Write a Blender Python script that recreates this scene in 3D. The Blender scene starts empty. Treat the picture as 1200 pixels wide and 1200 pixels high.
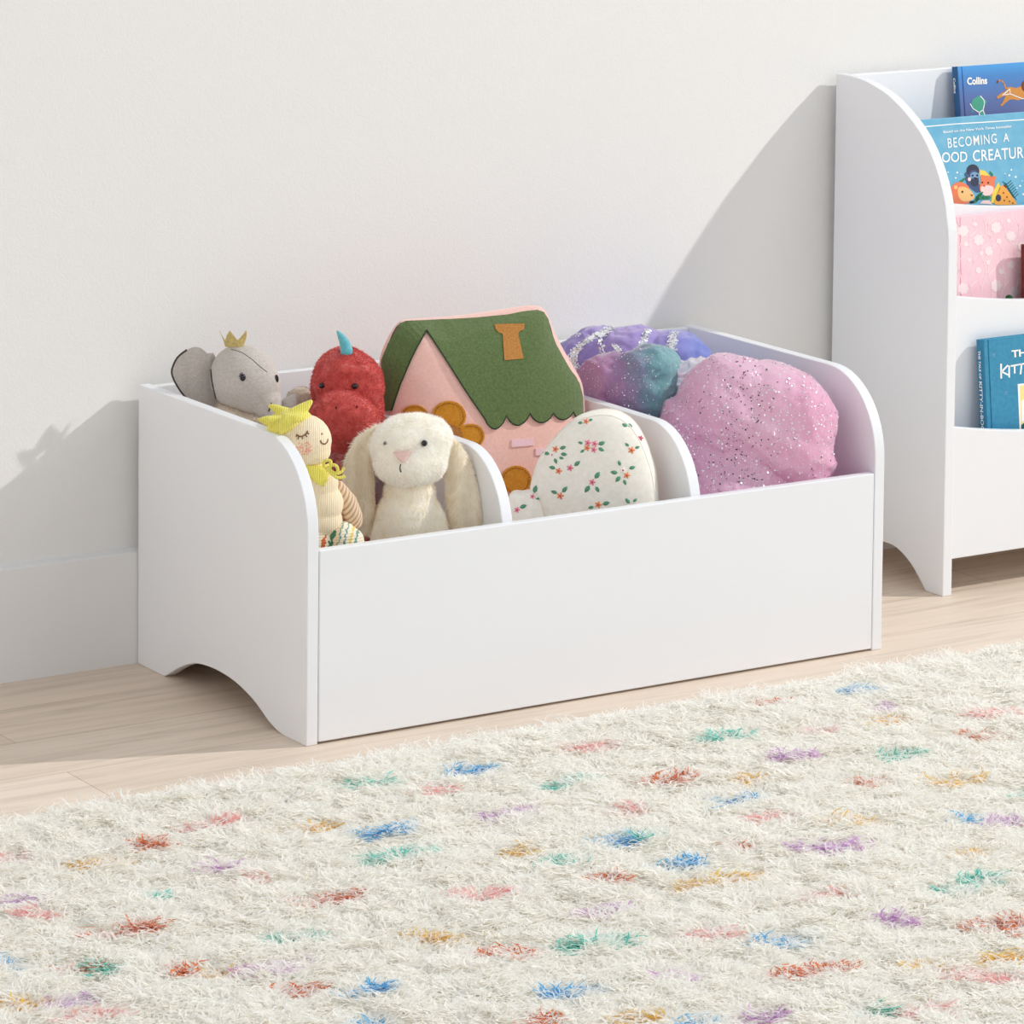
import bpy, bmesh, math, random
import numpy as np
from mathutils import Vector, Matrix, noise
from mathutils.bvhtree import BVHTree
from mathutils.geometry import delaunay_2d_cdt
random.seed(7)
rng = np.random.default_rng(7)
SC = bpy.context.scene
COL = SC.collection
R = math.radians

# ------------------------------------------------------------------ camera
CX, CY, FPX = 605.07325, -86.28, 4611.74351
CPOS = np.array([-2.46211367, -4.27292272, 1.44582582])
YAW, PITCH, ROLL = 0.57492097, 0.07949184, 0.01044382
cf = np.array([math.sin(YAW) * math.cos(PITCH), math.cos(YAW) * math.cos(PITCH), -math.sin(PITCH)])
_r = np.array([math.cos(YAW), -math.sin(YAW), 0.0])
_u = np.cross(_r, cf)
cr3 = math.cos(ROLL) * _r + math.sin(ROLL) * _u
cu3 = -math.sin(ROLL) * _r + math.cos(ROLL) * _u
CR = np.array([math.cos(YAW), -math.sin(YAW), 0.0])      # horizontal, to the right as seen
CD = np.array([math.sin(YAW), math.cos(YAW), 0.0])       # horizontal, away from the viewer
UP = np.array([0.0, 0.0, 1.0])


def ray(px, py):
    d = cf + cr3 * (px - CX) / FPX - cu3 * (py - CY) / FPX
    return d / np.linalg.norm(d)


def on_plane(px, py, o, n):
    d = ray(px, py)
    n = np.asarray(n, float)
    return CPOS + d * (np.dot(np.asarray(o, float) - CPOS, n) / np.dot(d, n))


def at_y(px, py, y): return on_plane(px, py, (0, y, 0), (0, 1, 0))
def at_z(px, py, z): return on_plane(px, py, (0, 0, z), (0, 0, 1))


cam_d = bpy.data.cameras.new('camera')
cam = bpy.data.objects.new('camera', cam_d)
COL.objects.link(cam)
cam_d.sensor_width = 36.0
cam_d.lens = FPX / 1200 * 36
cam_d.shift_x = (600 - CX) / 1200
cam_d.shift_y = -(600 - CY) / 1200
cam_d.clip_start = 0.05
cam_d.clip_end = 60
M = Matrix.Identity(4)
for i in range(3):
    M[i][0], M[i][1], M[i][2], M[i][3] = cr3[i], cu3[i], -cf[i], CPOS[i]
cam.matrix_world = M
SC.camera = cam

# --------------------------------------------------------------- materials
def srgb(r, g, b):
    f = lambda c: (c / 255 / 12.92) if c / 255 <= .04045 else ((c / 255 + .055) / 1.055) ** 2.4
    return (f(r), f(g), f(b), 1)


class Nodes:
    def __init__(s, name):
        s.m = bpy.data.materials.new(name)
        s.m.use_nodes = True
        s.t = s.m.node_tree
        s.b = s.t.nodes['Principled BSDF']
        s.tc = s.t.nodes.new('ShaderNodeTexCoord')

    def n(s, ty, **kw):
        nd = s.t.nodes.new(ty)
        for k, v in kw.items():
            if k in nd.inputs.keys():
                nd.inputs[k].default_value = v
            else:
                setattr(nd, k, v)
        return nd

    def l(s, a, ao, b, bi): s.t.links.new(a.outputs[ao], b.inputs[bi])

    def mapped(s, scale=(1, 1, 1), rot=(0, 0, 0), loc=(0, 0, 0)):
        mp = s.n('ShaderNodeMapping')
        mp.inputs['Scale'].default_value = scale
        mp.inputs['Rotation'].default_value = rot
        mp.inputs['Location'].default_value = loc
        s.l(s.tc, 'Object', mp, 'Vector')
        return mp

    def ramp(s, stops):
        rp = s.n('ShaderNodeValToRGB')
        e = rp.color_ramp.elements
        while len(e) < len(stops): e.new(.5)
        for i, (p, c) in enumerate(stops):
            e[i].position = p
            e[i].color = c
        return rp

    def bump(s, src, out, strength, dist):
        bp = s.n('ShaderNodeBump', Strength=strength, Distance=dist)
        s.l(src, out, bp, 'Height')
        s.l(bp, 'Normal', s.b, 'Normal')
        return bp


def pbr(name, col, rough=.6, sheen=0, metal=0, spec=.5):
    k = Nodes(name)
    k.b.inputs['Base Color'].default_value = col
    k.b.inputs['Roughness'].default_value = rough
    k.b.inputs['Metallic'].default_value = metal
    k.b.inputs['Specular IOR Level'].default_value = spec
    if sheen:
        k.b.inputs['Sheen Weight'].default_value = sheen
        k.b.inputs['Sheen Roughness'].default_value = .5
    return k


def noisy(name, c0, c1, scale=40, rough=.8, sheen=0, bump=0, bdist=.001, bscale=None, stretch=(1, 1, 1), spec=.3, detail=4, lo=.35, hi=.65):
    k = pbr(name, c0, rough, sheen, 0, spec)
    mp = k.mapped(stretch)
    nz = k.n('ShaderNodeTexNoise', Scale=scale, Detail=detail)
    k.l(mp, 'Vector', nz, 'Vector')
    rp = k.ramp([(lo, c0), (hi, c1)])
    k.l(nz, 'Fac', rp, 'Fac')
    k.l(rp, 'Color', k.b, 'Base Color')
    if bump:
        n2 = k.n('ShaderNodeTexNoise', Scale=bscale or scale * 4, Detail=3)
        k.l(mp, 'Vector', n2, 'Vector')
        k.bump(n2, 'Fac', bump, bdist)
    return k


def knit(name, c0, c1, axis_rot=0.0, scale=190):
    k = pbr(name, c0, .9, .3, 0, .2)
    mp = k.mapped((1, 1, 1), (0, 0, YAW))
    w1 = k.n('ShaderNodeTexWave', Scale=scale * .62, Distortion=.5)
    w1.bands_direction = 'X'
    w2 = k.n('ShaderNodeTexWave', Scale=scale * .75, Distortion=.8)
    w2.bands_direction = 'Z'
    k.l(mp, 'Vector', w1, 'Vector'); k.l(mp, 'Vector', w2, 'Vector')
    mx = k.n('ShaderNodeMath', operation='MULTIPLY')
    k.l(w1, 'Fac', mx, 0); k.l(w2, 'Fac', mx, 1)
    ad = k.n('ShaderNodeMath', operation='ADD')
    k.l(w1, 'Fac', ad, 0); k.l(mx, 'Value', ad, 1)
    rp = k.ramp([(.05, c1), (.75, c0)])
    k.l(ad, 'Value', rp, 'Fac'); k.l(rp, 'Color', k.b, 'Base Color')
    k.bump(ad, 'Value', .5, .0008)
    return k


white_paint = pbr('white_paint', (.85, .858, .880, 1), .38).m

k = pbr('wall_paint', (.80, .788, .768, 1), .75, 0, 0, .25)
nz = k.n('ShaderNodeTexNoise', Scale=150.0, Detail=3, Roughness=.6); k.l(k.mapped(), 'Vector', nz, 'Vector')
nz2 = k.n('ShaderNodeTexNoise', Scale=340.0, Detail=2)
k.l(k.mapped(), 'Vector', nz2, 'Vector')
ad = k.n('ShaderNodeMath', operation='ADD'); k.l(nz, 'Fac', ad, 0); k.l(nz2, 'Fac', ad, 1)
k.bump(ad, 'Value', .2, .0018)
wall_paint = k.m
trim_paint = pbr('trim_paint', (.80, .79, .775, 1), .45).m

# oak floor: long boards along x, each its own tone, grain stretched along the board
k = pbr('oak_floor', (.6, .5, .42, 1), .5, 0, 0, .35)
mp = k.mapped((1, 1, 1), (0, 0, 0), (.31, -.0576 + .146 * 8, 0))
bt = k.n('ShaderNodeTexBrick')
bt.offset = .37; bt.offset_frequency = 2; bt.squash = 1
for nm, v in (('Scale', 1.0), ('Mortar Size', .0007), ('Mortar Smooth', .2), ('Bias', 0.0), ('Brick Width', 1.62), ('Row Height', .146)):
    bt.inputs[nm].default_value = v
bt.inputs['Color1'].default_value = srgb(231, 216, 200)
bt.inputs['Color2'].default_value = srgb(209, 188, 167)
bt.inputs['Mortar'].default_value = srgb(184, 160, 138)
k.l(mp, 'Vector', bt, 'Vector')
mg = k.mapped((1.6, 26, 1))
gz = k.n('ShaderNodeTexNoise', Scale=2.2, Detail=7, Roughness=.62, Distortion=.6); k.l(mg, 'Vector', gz, 'Vector')
gr = k.ramp([(.32, (.80, .78, .75, 1)), (.5, (.98, .97, .96, 1)), (.72, (1.08, 1.07, 1.07, 1))])
k.l(gz, 'Fac', gr, 'Fac')
mx = k.n('ShaderNodeMix', data_type='RGBA', blend_type='MULTIPLY')
mx.inputs[0].default_value = .9
k.t.links.new(bt.outputs['Color'], mx.inputs[6]); k.t.links.new(gr.outputs['Color'], mx.inputs[7])
k.t.links.new(mx.outputs[2], k.b.inputs['Base Color'])
k.bump(gz, 'Fac', .05, .001)
oak = k.m

def hairs(k, fac):
    """same colour for the single hairs, which let some light through"""
    m = k.m.copy(); m.name = k.m.name + '_hairs'
    t = m.node_tree
    p = t.nodes['Principled BSDF']
    tr = t.nodes.new('ShaderNodeBsdfTranslucent'); t.links.new(p.inputs['Base Color'].links[0].from_socket, tr.inputs['Color'])
    ms = t.nodes.new('ShaderNodeMixShader'); ms.inputs[0].default_value = fac
    t.links.new(p.outputs['BSDF'], ms.inputs[1]); t.links.new(tr.outputs['BSDF'], ms.inputs[2])
    t.links.new(ms.outputs['Shader'], t.nodes['Material Output'].inputs['Surface'])
    return [k.m, m]


# ------------------------------------------------------------ mesh helpers
class MB:
    """collects shapes, becomes ONE mesh object"""
    def __init__(s):
        s.v, s.f, s.mi, s.nv = [], [], [], 0

    def add(s, v, f, mi=0):
        v = np.asarray(v, float).reshape(-1, 3)
        s.v.append(v)
        n = s.nv
        for q in f: s.f.append([int(i) + n for i in q]); s.mi.append(mi)
        s.nv += len(v)
        return s

    def box(s, lo, hi, mi=0):
        x0, y0, z0 = lo; x1, y1, z1 = hi
        v = [(x, y, z) for x in (x0, x1) for y in (y0, y1) for z in (z0, z1)]
        return s.add(v, [(0, 1, 3, 2), (4, 6, 7, 5), (0, 4, 5, 1), (2, 3, 7, 6), (0, 2, 6, 4), (1, 5, 7, 3)], mi)

    def obox(s, o, u, w, n, mi=0):
        """box from corner o with edge vectors u, w, n"""
        o, u, w, n = (np.asarray(a, float) for a in (o, u, w, n))
        v = [o + a * u + b * w + c * n for a in (0, 1) for b in (0, 1) for c in (0, 1)]
        return s.add(v, [(0, 1, 3, 2), (4, 6, 7, 5), (0, 4, 5, 1), (2, 3, 7, 6), (0, 2, 6, 4), (1, 5, 7, 3)], mi)

    def prism(s, loop, d, mi=0):
        """closed 3D loop extruded by vector d"""
        a = np.asarray(loop, float); n = len(a)
        v = np.vstack([a, a + np.asarray(d, float)])
        f = [list(range(n))[::-1], list(range(n, 2 * n))] + [(i, (i + 1) % n, n + (i + 1) % n, n + i) for i in range(n)]
        return s.add(v, f, mi)

    def tube(s, pts, r, mi=0, seg=8):
        P = [np.asarray(p, float) for p in pts]
        n = len(P)
        rs = r if hasattr(r, '__len__') else [r] * n
        v, f = [], []
        for i, p in enumerate(P):
            t = P[min(i + 1, n - 1)] - P[max(i - 1, 0)]
            t = t / (np.linalg.norm(t) + 1e-12)
            a = np.cross(t, (0.31, .2, .93)); a /= np.linalg.norm(a) + 1e-12
            b = np.cross(t, a)
            for j in range(seg):
                an = 2 * math.pi * j / seg
                v.append(p + rs[i] * (math.cos(an) * a + math.sin(an) * b))
        for i in range(n - 1):
            for j in range(seg):
                j2 = (j + 1) % seg
                f.append((i * seg + j, i * seg + j2, (i + 1) * seg + j2, (i + 1) * seg + j))
        f.append(list(range(seg))[::-1]); f.append(list(range((n - 1) * seg, n * seg)))
        return s.add(v, f, mi)

    def ball(s, c, r, axes=None, mi=0, nu=16, nv=10):
        A = np.eye(3) if axes is None else np.asarray(axes, float)
        r = np.array(r if hasattr(r, '__len__') else (r, r, r), float)
        v = [(0, 0, 1.)]
        for i in range(1, nv):
            th = math.pi * i / nv
            for j in range(nu):
                ph = 2 * math.pi * j / nu
                v.append((math.sin(th) * math.cos(ph), math.sin(th) * math.sin(ph), math.cos(th)))
        v.append((0, 0, -1.))
        v = (np.array(v) * r) @ A + np.asarray(c, float)
        f = [(0, 1 + j, 1 + (j + 1) % nu) for j in range(nu)]
        for i in range(nv - 2):
            for j in range(nu):
                a = 1 + i * nu; j2 = (j + 1) % nu
                f.append((a + j, a + nu + j, a + nu + j2, a + j2))
        last = len(v) - 1; a = 1 + (nv - 2) * nu
        f += [(a + j, last, a + (j + 1) % nu) for j in range(nu)]
        return s.add(v, f, mi)

    def disc(s, c, n, r, mi=0, seg=6, rot=0., sx=1., ax=None):
        n = np.asarray(n, float); n = n / np.linalg.norm(n)
        a = np.cross(n, ax if ax is not None else (.3, .5, .8)); a /= np.linalg.norm(a); b = np.cross(n, a)
        v = [np.asarray(c) + r * (sx * math.cos(rot + t) * a + math.sin(rot + t) * b) for t in np.linspace(0, 2 * math.pi, seg, endpoint=False)]
        return s.add(v, [list(range(seg))], mi)

    def build(s, name, mats, parent=None, smooth=False, bevel=0, loc=None, normals=None):
        V = np.vstack(s.v)
        base = np.zeros(3)
        if parent is not None: base = np.array(parent.get('_base', (0, 0, 0)), float)
        elif loc is not None: base = np.asarray(loc, float)
        me = bpy.data.meshes.new(name)
        me.from_pydata((V - base).tolist(), [], s.f)
        for m in (mats if isinstance(mats, (list, tuple)) else [mats]): me.materials.append(m)
        me.polygons.foreach_set('material_index', s.mi)
        me.polygons.foreach_set('use_smooth', [bool(smooth)] * len(s.f))
        me.update()
        return link(name, me, parent, base, bevel)


def link(name, me, parent, base, bevel=0):
    o = bpy.data.objects.new(name, me)
    COL.objects.link(o)
    if parent is not None:
        o.parent = parent
        o['_base'] = [float(a) for a in parent['_base']]
    else:
        o.location = [float(a) for a in base]
        o['_base'] = [float(a) for a in base]
    if bevel:
        b = o.modifiers.new('bevel', 'BEVEL')
        b.width = bevel; b.segments = 2; b.limit_method = 'ANGLE'; b.angle_limit = R(40)
    return o


def thing(name, label, cat, loc, group=None):
    o = bpy.data.objects.new(name, None)
    COL.objects.link(o)
    o.empty_display_size = .03
    o.location = [float(a) for a in loc]
    o['_base'] = [float(a) for a in loc]
    o['label'] = label; o['category'] = cat
    if group: o['group'] = group
    return o


def structure(o):
    o['kind'] = 'structure'
    return o


def remeshed(ells, voxel=.004, smooth=6, factor=.6):
    """fused surface of many ellipsoids (centre, radii, axes): returns verts, faces"""
    mb = MB()
    for c, r, A in ells: mb.ball(c, r, A, 0, 20, 12)
    me = bpy.data.meshes.new('tmp'); me.from_pydata(np.vstack(mb.v).tolist(), [], mb.f)
    o = bpy.data.objects.new('tmp', me); COL.objects.link(o)
    m = o.modifiers.new('r', 'REMESH'); m.mode = 'VOXEL'; m.voxel_size = voxel
    if smooth:
        m2 = o.modifiers.new('s', 'SMOOTH'); m2.factor = factor; m2.iterations = smooth
    dg = bpy.context.evaluated_depsgraph_get(); dg.update()
    ev = o.evaluated_get(dg).to_mesh()
    V = np.empty(len(ev.vertices) * 3); ev.vertices.foreach_get('co', V); V = V.reshape(-1, 3)
    F = [tuple(p.vertices) for p in ev.polygons]
    o.evaluated_get(dg).to_mesh_clear()
    bpy.data.objects.remove(o); bpy.data.meshes.remove(me)
    return V, F


def vnormals(V, F):
    N = np.zeros_like(V)
    for q in F:
        a, b, c = V[q[0]], V[q[1]], V[q[2]]
        n = np.cross(b - a, c - a)
        for i in q: N[i] += n
    return N / (np.linalg.norm(N, axis=1, keepdims=True) + 1e-12)


def bvh(V, F): return BVHTree.FromPolygons([tuple(a) for a in V], [tuple(q) for q in F])


def hit(tree, px, py):
    loc, nor, i, d = tree.ray_cast(Vector(CPOS), Vector(ray(px, py)))
    if loc is None: return None, None
    n = np.array(nor)
    if np.dot(n, ray(px, py)) > 0: n = -n
    return np.array(loc), n


def tris(V, F):
    T = []
    for q in F:
        for i in range(1, len(q) - 1): T.append((q[0], q[i], q[i + 1]))
    return np.array(T)


def sample(V, F, n, mask=None):
    T = tris(V, F)
    A, B, C = V[T[:, 0]], V[T[:, 1]], V[T[:, 2]]
    cr = np.cross(B - A, C - A); ar = np.linalg.norm(cr, axis=1)
    if mask is not None: ar = ar * mask((A + B + C) / 3)
    i = rng.choice(len(T), n, p=ar / ar.sum())
    r1 = np.sqrt(rng.random(n))[:, None]; r2 = rng.random(n)[:, None]
    P = (1 - r1) * A[i] + r1 * (1 - r2) * B[i] + r1 * r2 * C[i]
    N = cr[i] / (np.linalg.norm(cr[i], axis=1, keepdims=True) + 1e-12)
    return P, N


def furred(V, F, n, length, width, comb=(0, 0, -1), lift=.45, jit=.5, clump=.0):
    """the skin with short hairs rooted in it, as one mesh, plus normals that follow the skin"""
    N0 = vnormals(V, F)
    P, N = sample(V, F, n)
    cb = np.asarray(comb, float)
    D = np.tile(cb, (n, 1))
    D = D - N * (D * N).sum(1, keepdims=True)
    if clump:
        cl = np.array([noise.noise_vector(Vector(p) * clump) for p in P])
        D = D * .6 + cl * 1.3
        D = D - N * (D * N).sum(1, keepdims=True)
    D = D + rng.normal(0, jit, (n, 3)) * .5
    D /= np.linalg.norm(D, axis=1, keepdims=True) + 1e-9
    d = N * lift + D * (1 - lift)
    d /= np.linalg.norm(d, axis=1, keepdims=True)
    L = length * rng.uniform(.6, 1.25, (n, 1))
    S = np.cross(d, N + rng.normal(0, .4, (n, 3))); S /= np.linalg.norm(S, axis=1, keepdims=True) + 1e-9
    base = P - N * .0005
    bl = np.stack([base - S * width / 2, base + S * width / 2, base + d * L], 1).reshape(-1, 3)
    mb = MB(); mb.add(V, F); nb = mb.nv
    mb.add(bl, np.arange(3 * n).reshape(-1, 3), 1)
    nn = np.repeat(N, 3, axis=0)
    return mb, np.vstack([N0, nn])


def inside_poly(x, y, poly):
    c = False
    n = len(poly)
    for i in range(n):
        x0, y0 = poly[i]; x1, y1 = poly[i - 1]
        if (y0 > y) != (y1 > y) and x < (x1 - x0) * (y - y0) / (y1 - y0) + x0: c = not c
    return c


def drape_poly(poly, step):
    """polygon in picture-plane coordinates, finely triangulated -> verts2d, faces, boundary edges"""
    P = []
    m = len(poly)
    for i in range(m):
        (x0, y0), (x1, y1) = poly[i], poly[(i + 1) % m]
        k_ = max(1, int(math.hypot(x1 - x0, y1 - y0) / step))
        P += [(x0 + (x1 - x0) * t / k_, y0 + (y1 - y0) * t / k_) for t in range(k_)]
    nb = len(P)
    xs, ys = [q[0] for q in P], [q[1] for q in P]
    y = min(ys) + step * .5
    while y < max(ys):
        x = min(xs) + step * .5
        while x < max(xs):
            if inside_poly(x, y, P) and min((x - a) ** 2 + (y - b) ** 2 for a, b in P) > (step * .45) ** 2: P.append((x, y))
            x += step
        y += step
    vo, eo_, fo_, *_ = delaunay_2d_cdt([Vector(q) for q in P], [], [list(range(nb))], 1, 1e-5)
    F = [list(q) for q in fo_ if inside_poly(sum(vo[i].x for i in q) / len(q), sum(vo[i].y for i in q) / len(q), P[:nb])]
    ec = {}
    for q in F:
        for i in range(len(q)):
            e = (q[i], q[(i + 1) % len(q)])
            k2 = (min(e), max(e)); ec[k2] = ec.get(k2, []) + [e]
    E = [v[0] for v in ec.values() if len(v) == 1]
    return [(v.x, v.y) for v in vo], F, E


def drape(mb, tree, poly, off=.002, thick=.0025, step=6, mi=0):
    """a patch of cloth lying on a surface, raised by off"""
    v2, f, e = drape_poly(poly, step)
    c = np.mean(poly, axis=0)
    P, Nn = [], []
    for x, y in v2:
        p = None
        for s in (0, .06, .12, .2, .3, .45):
            p, n = hit(tree, x + (c[0] - x) * s, y + (c[1] - y) * s)
            if p is not None:
                if s: p = on_plane(x, y, p, CD)
                break
        if p is None: return mb
        P.append(p); Nn.append(n)
    P = np.array(P); Nn = np.array(Nn)
    n = len(P)
    V = np.vstack([P + Nn * off, P + Nn * (off - thick)])
    F = [list(q) for q in f]
    A, B, C = V[F[0][0]], V[F[0][1]], V[F[0][2]]
    if np.dot(np.cross(B - A, C - A), Nn[F[0][0]]) < 0: F = [q[::-1] for q in F]
    F += [(a, b, b + n, a + n) for a, b in e]
    mb.add(V, F, mi)
    return mb


def circ(cx, cy, rx, ry=None, n=14, a0=0, a1=360):
    ry = ry or rx
    return [(cx + rx * math.cos(R(t)), cy - ry * math.sin(R(t))) for t in np.linspace(a0, a1, n, endpoint=(a1 - a0) < 360)]


def smooth_loop(pts, n=4, closed=True):
    """Catmull-Rom through 2D or 3D points"""
    P = np.asarray(pts, float); m = len(P); out = []
    rg = range(m) if closed else range(m - 1)
    for i in rg:
        g = lambda j: P[(j) % m] if closed else P[min(max(j, 0), m - 1)]
        p0, p1, p2, p3 = g(i - 1), g(i), g(i + 1), g(i + 2)
        for t in np.linspace(0, 1, n, endpoint=False):
            out.append(.5 * ((2 * p1) + (-p0 + p2) * t + (2 * p0 - 5 * p1 + 4 * p2 - p3) * t * t + (-p0 + 3 * p1 - 3 * p2 + p3) * t ** 3))
    if not closed: out.append(P[-1])
    return np.array(out)


class Frame:
    """upright plane facing the viewer through a point: places shapes by where they are seen, at their own depth"""
    def __init__(s, px, py, y):
        s.o = at_y(px, py, y)
        s.s = np.dot(s.o - CPOS, cf) / FPX
    def P(s, px, py, off=0.): return on_plane(px, py, s.o + CD * off * s.s, CD)
    def E(s, px, py, off, rx, rd, rz, tilt=0.):
        c, t = math.cos(R(tilt)), math.sin(R(tilt))
        return (s.P(px, py, off), np.array((rx, rd, rz)) * s.s, np.array([c * CR + t * UP, CD, -t * CR + c * UP]))
    def chain(s, pts, n=6):
        """tapering row of balls through (px, py, off, r)"""
        out = []
        for a, b in zip(pts[:-1], pts[1:]):
            for t in np.linspace(0, 1, n):
                q = [a[i] * (1 - t) + b[i] * t for i in range(4)]
                out.append(s.E(q[0], q[1], q[2], q[3], q[3], q[3]))
        return out


def pillow(outline3d, n_front, T_front, T_back, rings=14, centre=None, p=2.2, q=.62):
    """stuffed cushion from a closed planar 3D outline; returns verts, faces"""
    O = np.asarray(outline3d, float); m = len(O)
    c = O.mean(0) if centre is None else np.asarray(centre, float)
    n_front = np.asarray(n_front, float)
    V, F = [], []
    prof = lambda s: max(0., 1 - s ** p) ** q
    ss = np.sin(np.linspace(math.pi / 2, .06, rings))
    for sgn, T in ((1, T_front), (-1, T_back)):
        b = len(V)
        for s_ in ss: V += list(c + (O - c) * s_ + n_front * sgn * T * prof(s_))
        V.append(c + n_front * sgn * T)
        for i in range(rings - 1):
            for j in range(m):
                a, d = b + i * m + j, b + i * m + (j + 1) % m
                F.append((a, d, d + m, a + m) if sgn > 0 else (a, a + m, d + m, d))
        last = b + rings * m
        for j in range(m):
            a, d = b + (rings - 1) * m + j, b + (rings - 1) * m + (j + 1) % m
            F.append((a, d, last) if sgn > 0 else (a, last, d))
    return np.array(V), F


# ----------------------------------------------------------------- the room
YW = .482
mb = MB(); mb.box((-3.2, -4.6, -.05), (4.2, YW + .1, 0))
structure(mb.build('floor', oak, loc=(0, 0, 0)))
mb = MB(); mb.box((-3.2, YW, 0), (4.2, YW + .1, 2.6))
structure(mb.build('wall_back', wall_paint, loc=(0, YW, 0)))
mb = MB(); mb.box((-2.85, -4.6, 0), (-2.75, YW, 2.6))  # unseen wall, added to bounce lamp light onto left-facing sides
structure(mb.build('bounce_wall_left', white_paint, loc=(-2.75, 0, 0)))
mb = MB()
yb = .4675
loop = [(-2.75, yb, 0), (-2.75, yb, .1543), (-2.75, yb + .0015, .1556), (-2.75, YW, .1585), (-2.75, YW, 0)]
mb.prism(loop, (6.95, 0, 0))
structure(mb.build('baseboard_back', trim_paint, loc=(0, yb, 0)))

# ------------------------------------------------------------------ toy bin
W, D, T = .93, .466, .0167
HB, HF, TP = .3885, .2524, .0142
toybin = thing('toy_bin', 'low white wooden toy bin with three open compartments, standing against the wall', 'toy box', (W / 2, D / 2, 0))


def side_loop(x, yf, zb, arch, top=HB, ry=.112, rz=.116):
    """profile of a curved side: high at the back, quarter round at the front"""
    P = [(x, D - .0005, zb), (x, D - .0005, top)]
    for t in np.linspace(90, 0, 22): P.append((x, yf + ry - ry * math.cos(R(t)), top - rz + rz * math.sin(R(t))))
    P.append((x, yf, zb))
    if arch:
        a = [(.047, 0), (.060, 0), (.080, .003), (.100, .0095), (.133, .0245), (.165, .0345), (.20, .041), (.24, .0435), (.28, .0415), (.31, .0355), (.342, .0235), (.368, .010), (.386, .001), (.395, 0)]
        P += [(x, q[0], q[1]) for q in smooth_loop(a, 3, False)]
    return P


for x in (0, W - T):
    mb = MB(); mb.prism(side_loop(x, 0, 0, True), (T, 0, 0)); mb.build('side_panel', white_paint, toybin, bevel=.0014)
g = (W - 4 * T) / 3
for x in (T + g, 2 * T + 2 * g):
    mb = MB(); mb.prism(side_loop(x, TP, .062, False, .340, .100, .112), (T, 0, 0)); mb.build('divider_panel', white_paint, toybin, bevel=.0014)
mb = MB(); mb.box((T + .0012, 0, .003), (W - T - .0012, TP, HF)); mb.build('front_panel', white_paint, toybin, bevel=.0016)
mb = MB(); mb.box((T + .0005, D - .0142, .045), (W - T - .0005, D - .001, .3862)); mb.build('back_panel', white_paint, toybin, bevel=.001)
mb = MB(); mb.box((T, TP, .05), (W - T, D - .0142, .062)); mb.build('bottom_panel', white_paint, toybin)
ZF = .0625

# ----------------------------------------------------------------- bookcase
BX, BT, BF, BH, BW = 1.192, .0170, .187, .7505, .64
bookcase = thing('bookcase', 'tall white bookcase with curved side and tiered ledges, right of the toy bin', 'bookcase', (BX + BW / 2, .33, 0))
cv = [(.4655, .7505), (.44, .7510), (.4231, .7505), (.4021, .7482), (.3811, .7440), (.3394, .7320), (.2979, .7109), (.2648, .6879), (.24, .6628), (.2191, .6324), (.2022, .5965), (.1932, .5597), (.1893, .5349), (.188, .4527)]
ar = [(.228, 0), (.2409, .0140), (.2659, .0355), (.2971, .0505), (.325, .0535), (.353, .0505), (.384, .0355), (.409, .0140), (.422, 0)]
for x in (BX, BX + BW - BT):
    P = [(x, .4655, 0)] + [(x, a, b) for a, b in smooth_loop(cv, 3, False)] + [(x, BF, 0)] + [(x, a, b) for a, b in smooth_loop(ar, 3, False)]
    mb = MB(); mb.prism(P, (BT, 0, 0)); mb.build('side_panel', white_paint, bookcase, bevel=.0014)
XI0, XI1 = BX + BT + .0006, BX + BW - BT - .0006


def ledge(y, th, zb, ztop, dip):
    """board across the bookcase whose top edge dips in the middle"""
    P = [(XI0, y, zb)]
    for t in np.linspace(0, 1, 33):
        P.append((XI0 + (XI1 - XI0) * t, y, ztop - dip * (1 - (2 * t - 1) ** 2)))
    P.append((XI1, y, zb))
    mb = MB(); mb.prism(P, (0, th, 0)); return mb


Y3, Y2, Y1 = .1915, .262, .330
z3 = at_y(1121, 501.5, Y3)[2] + .002
a, b = at_y(1122, 347.5, Y2), at_y(1195, 351, Y2)
tt = lambda x: 1 - (2 * (x - XI0) / (XI1 - XI0) - 1) ** 2
d2 = (a[2] - b[2]) / (tt(b[0]) - tt(a[0])); z2 = a[2] + d2 * tt(a[0])
a, b = at_y(1117, 239, Y1), at_y(1198, 241.3, Y1)
d1 = (a[2] - b[2]) / (tt(b[0]) - tt(a[0])); z1 = a[2] + d1 * tt(a[0])
ledge(Y3, .014, .0535, z3, .028).build('front_panel', white_paint, bookcase, bevel=.0012)
ledge(Y2, .012, .10, z2, d2).build('ledge_board', white_paint, bookcase, bevel=.001)
ledge(Y1, .012, .10, z1, d1).build('ledge_board', white_paint, bookcase, bevel=.001)
mb = MB(); mb.box((XI0, .453, .06), (XI1, .465, .7490)); mb.build('back_panel', white_paint, bookcase, bevel=.001)
mb = MB(); mb.box((XI0, Y3 + .014, .088), (XI1, .453, .1)); mb.build('bottom_shelf', white_paint, bookcase)


# --------------------------------------------------------------------- books
def lettering(mb, txt, o, u, w, n, size, mi=0, bold=.0, sx=1., spacing=1.):
    """raised letters with the baseline from o along u, up along w"""
    cu = bpy.data.curves.new('t', 'FONT'); cu.body = txt; cu.size = 1; cu.offset = bold; cu.space_character = spacing
    cu.resolution_u = 3
    ob = bpy.data.objects.new('t', cu); COL.objects.link(ob)
    dg = bpy.context.evaluated_depsgraph_get(); dg.update()
    me = bpy.data.meshes.new_from_object(ob.evaluated_get(dg))
    V = np.array([v.co for v in me.vertices]); F = [tuple(p.vertices) for p in me.polygons]
    bpy.data.objects.remove(ob); bpy.data.curves.remove(cu); bpy.data.meshes.remove(me)
    n = np.asarray(n, float)
    P = np.asarray(o) + np.outer(V[:, 0] * size * sx, u) + np.outer(V[:, 1] * size, w) + n * .0004
    mb.add(P, F, mi)


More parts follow.
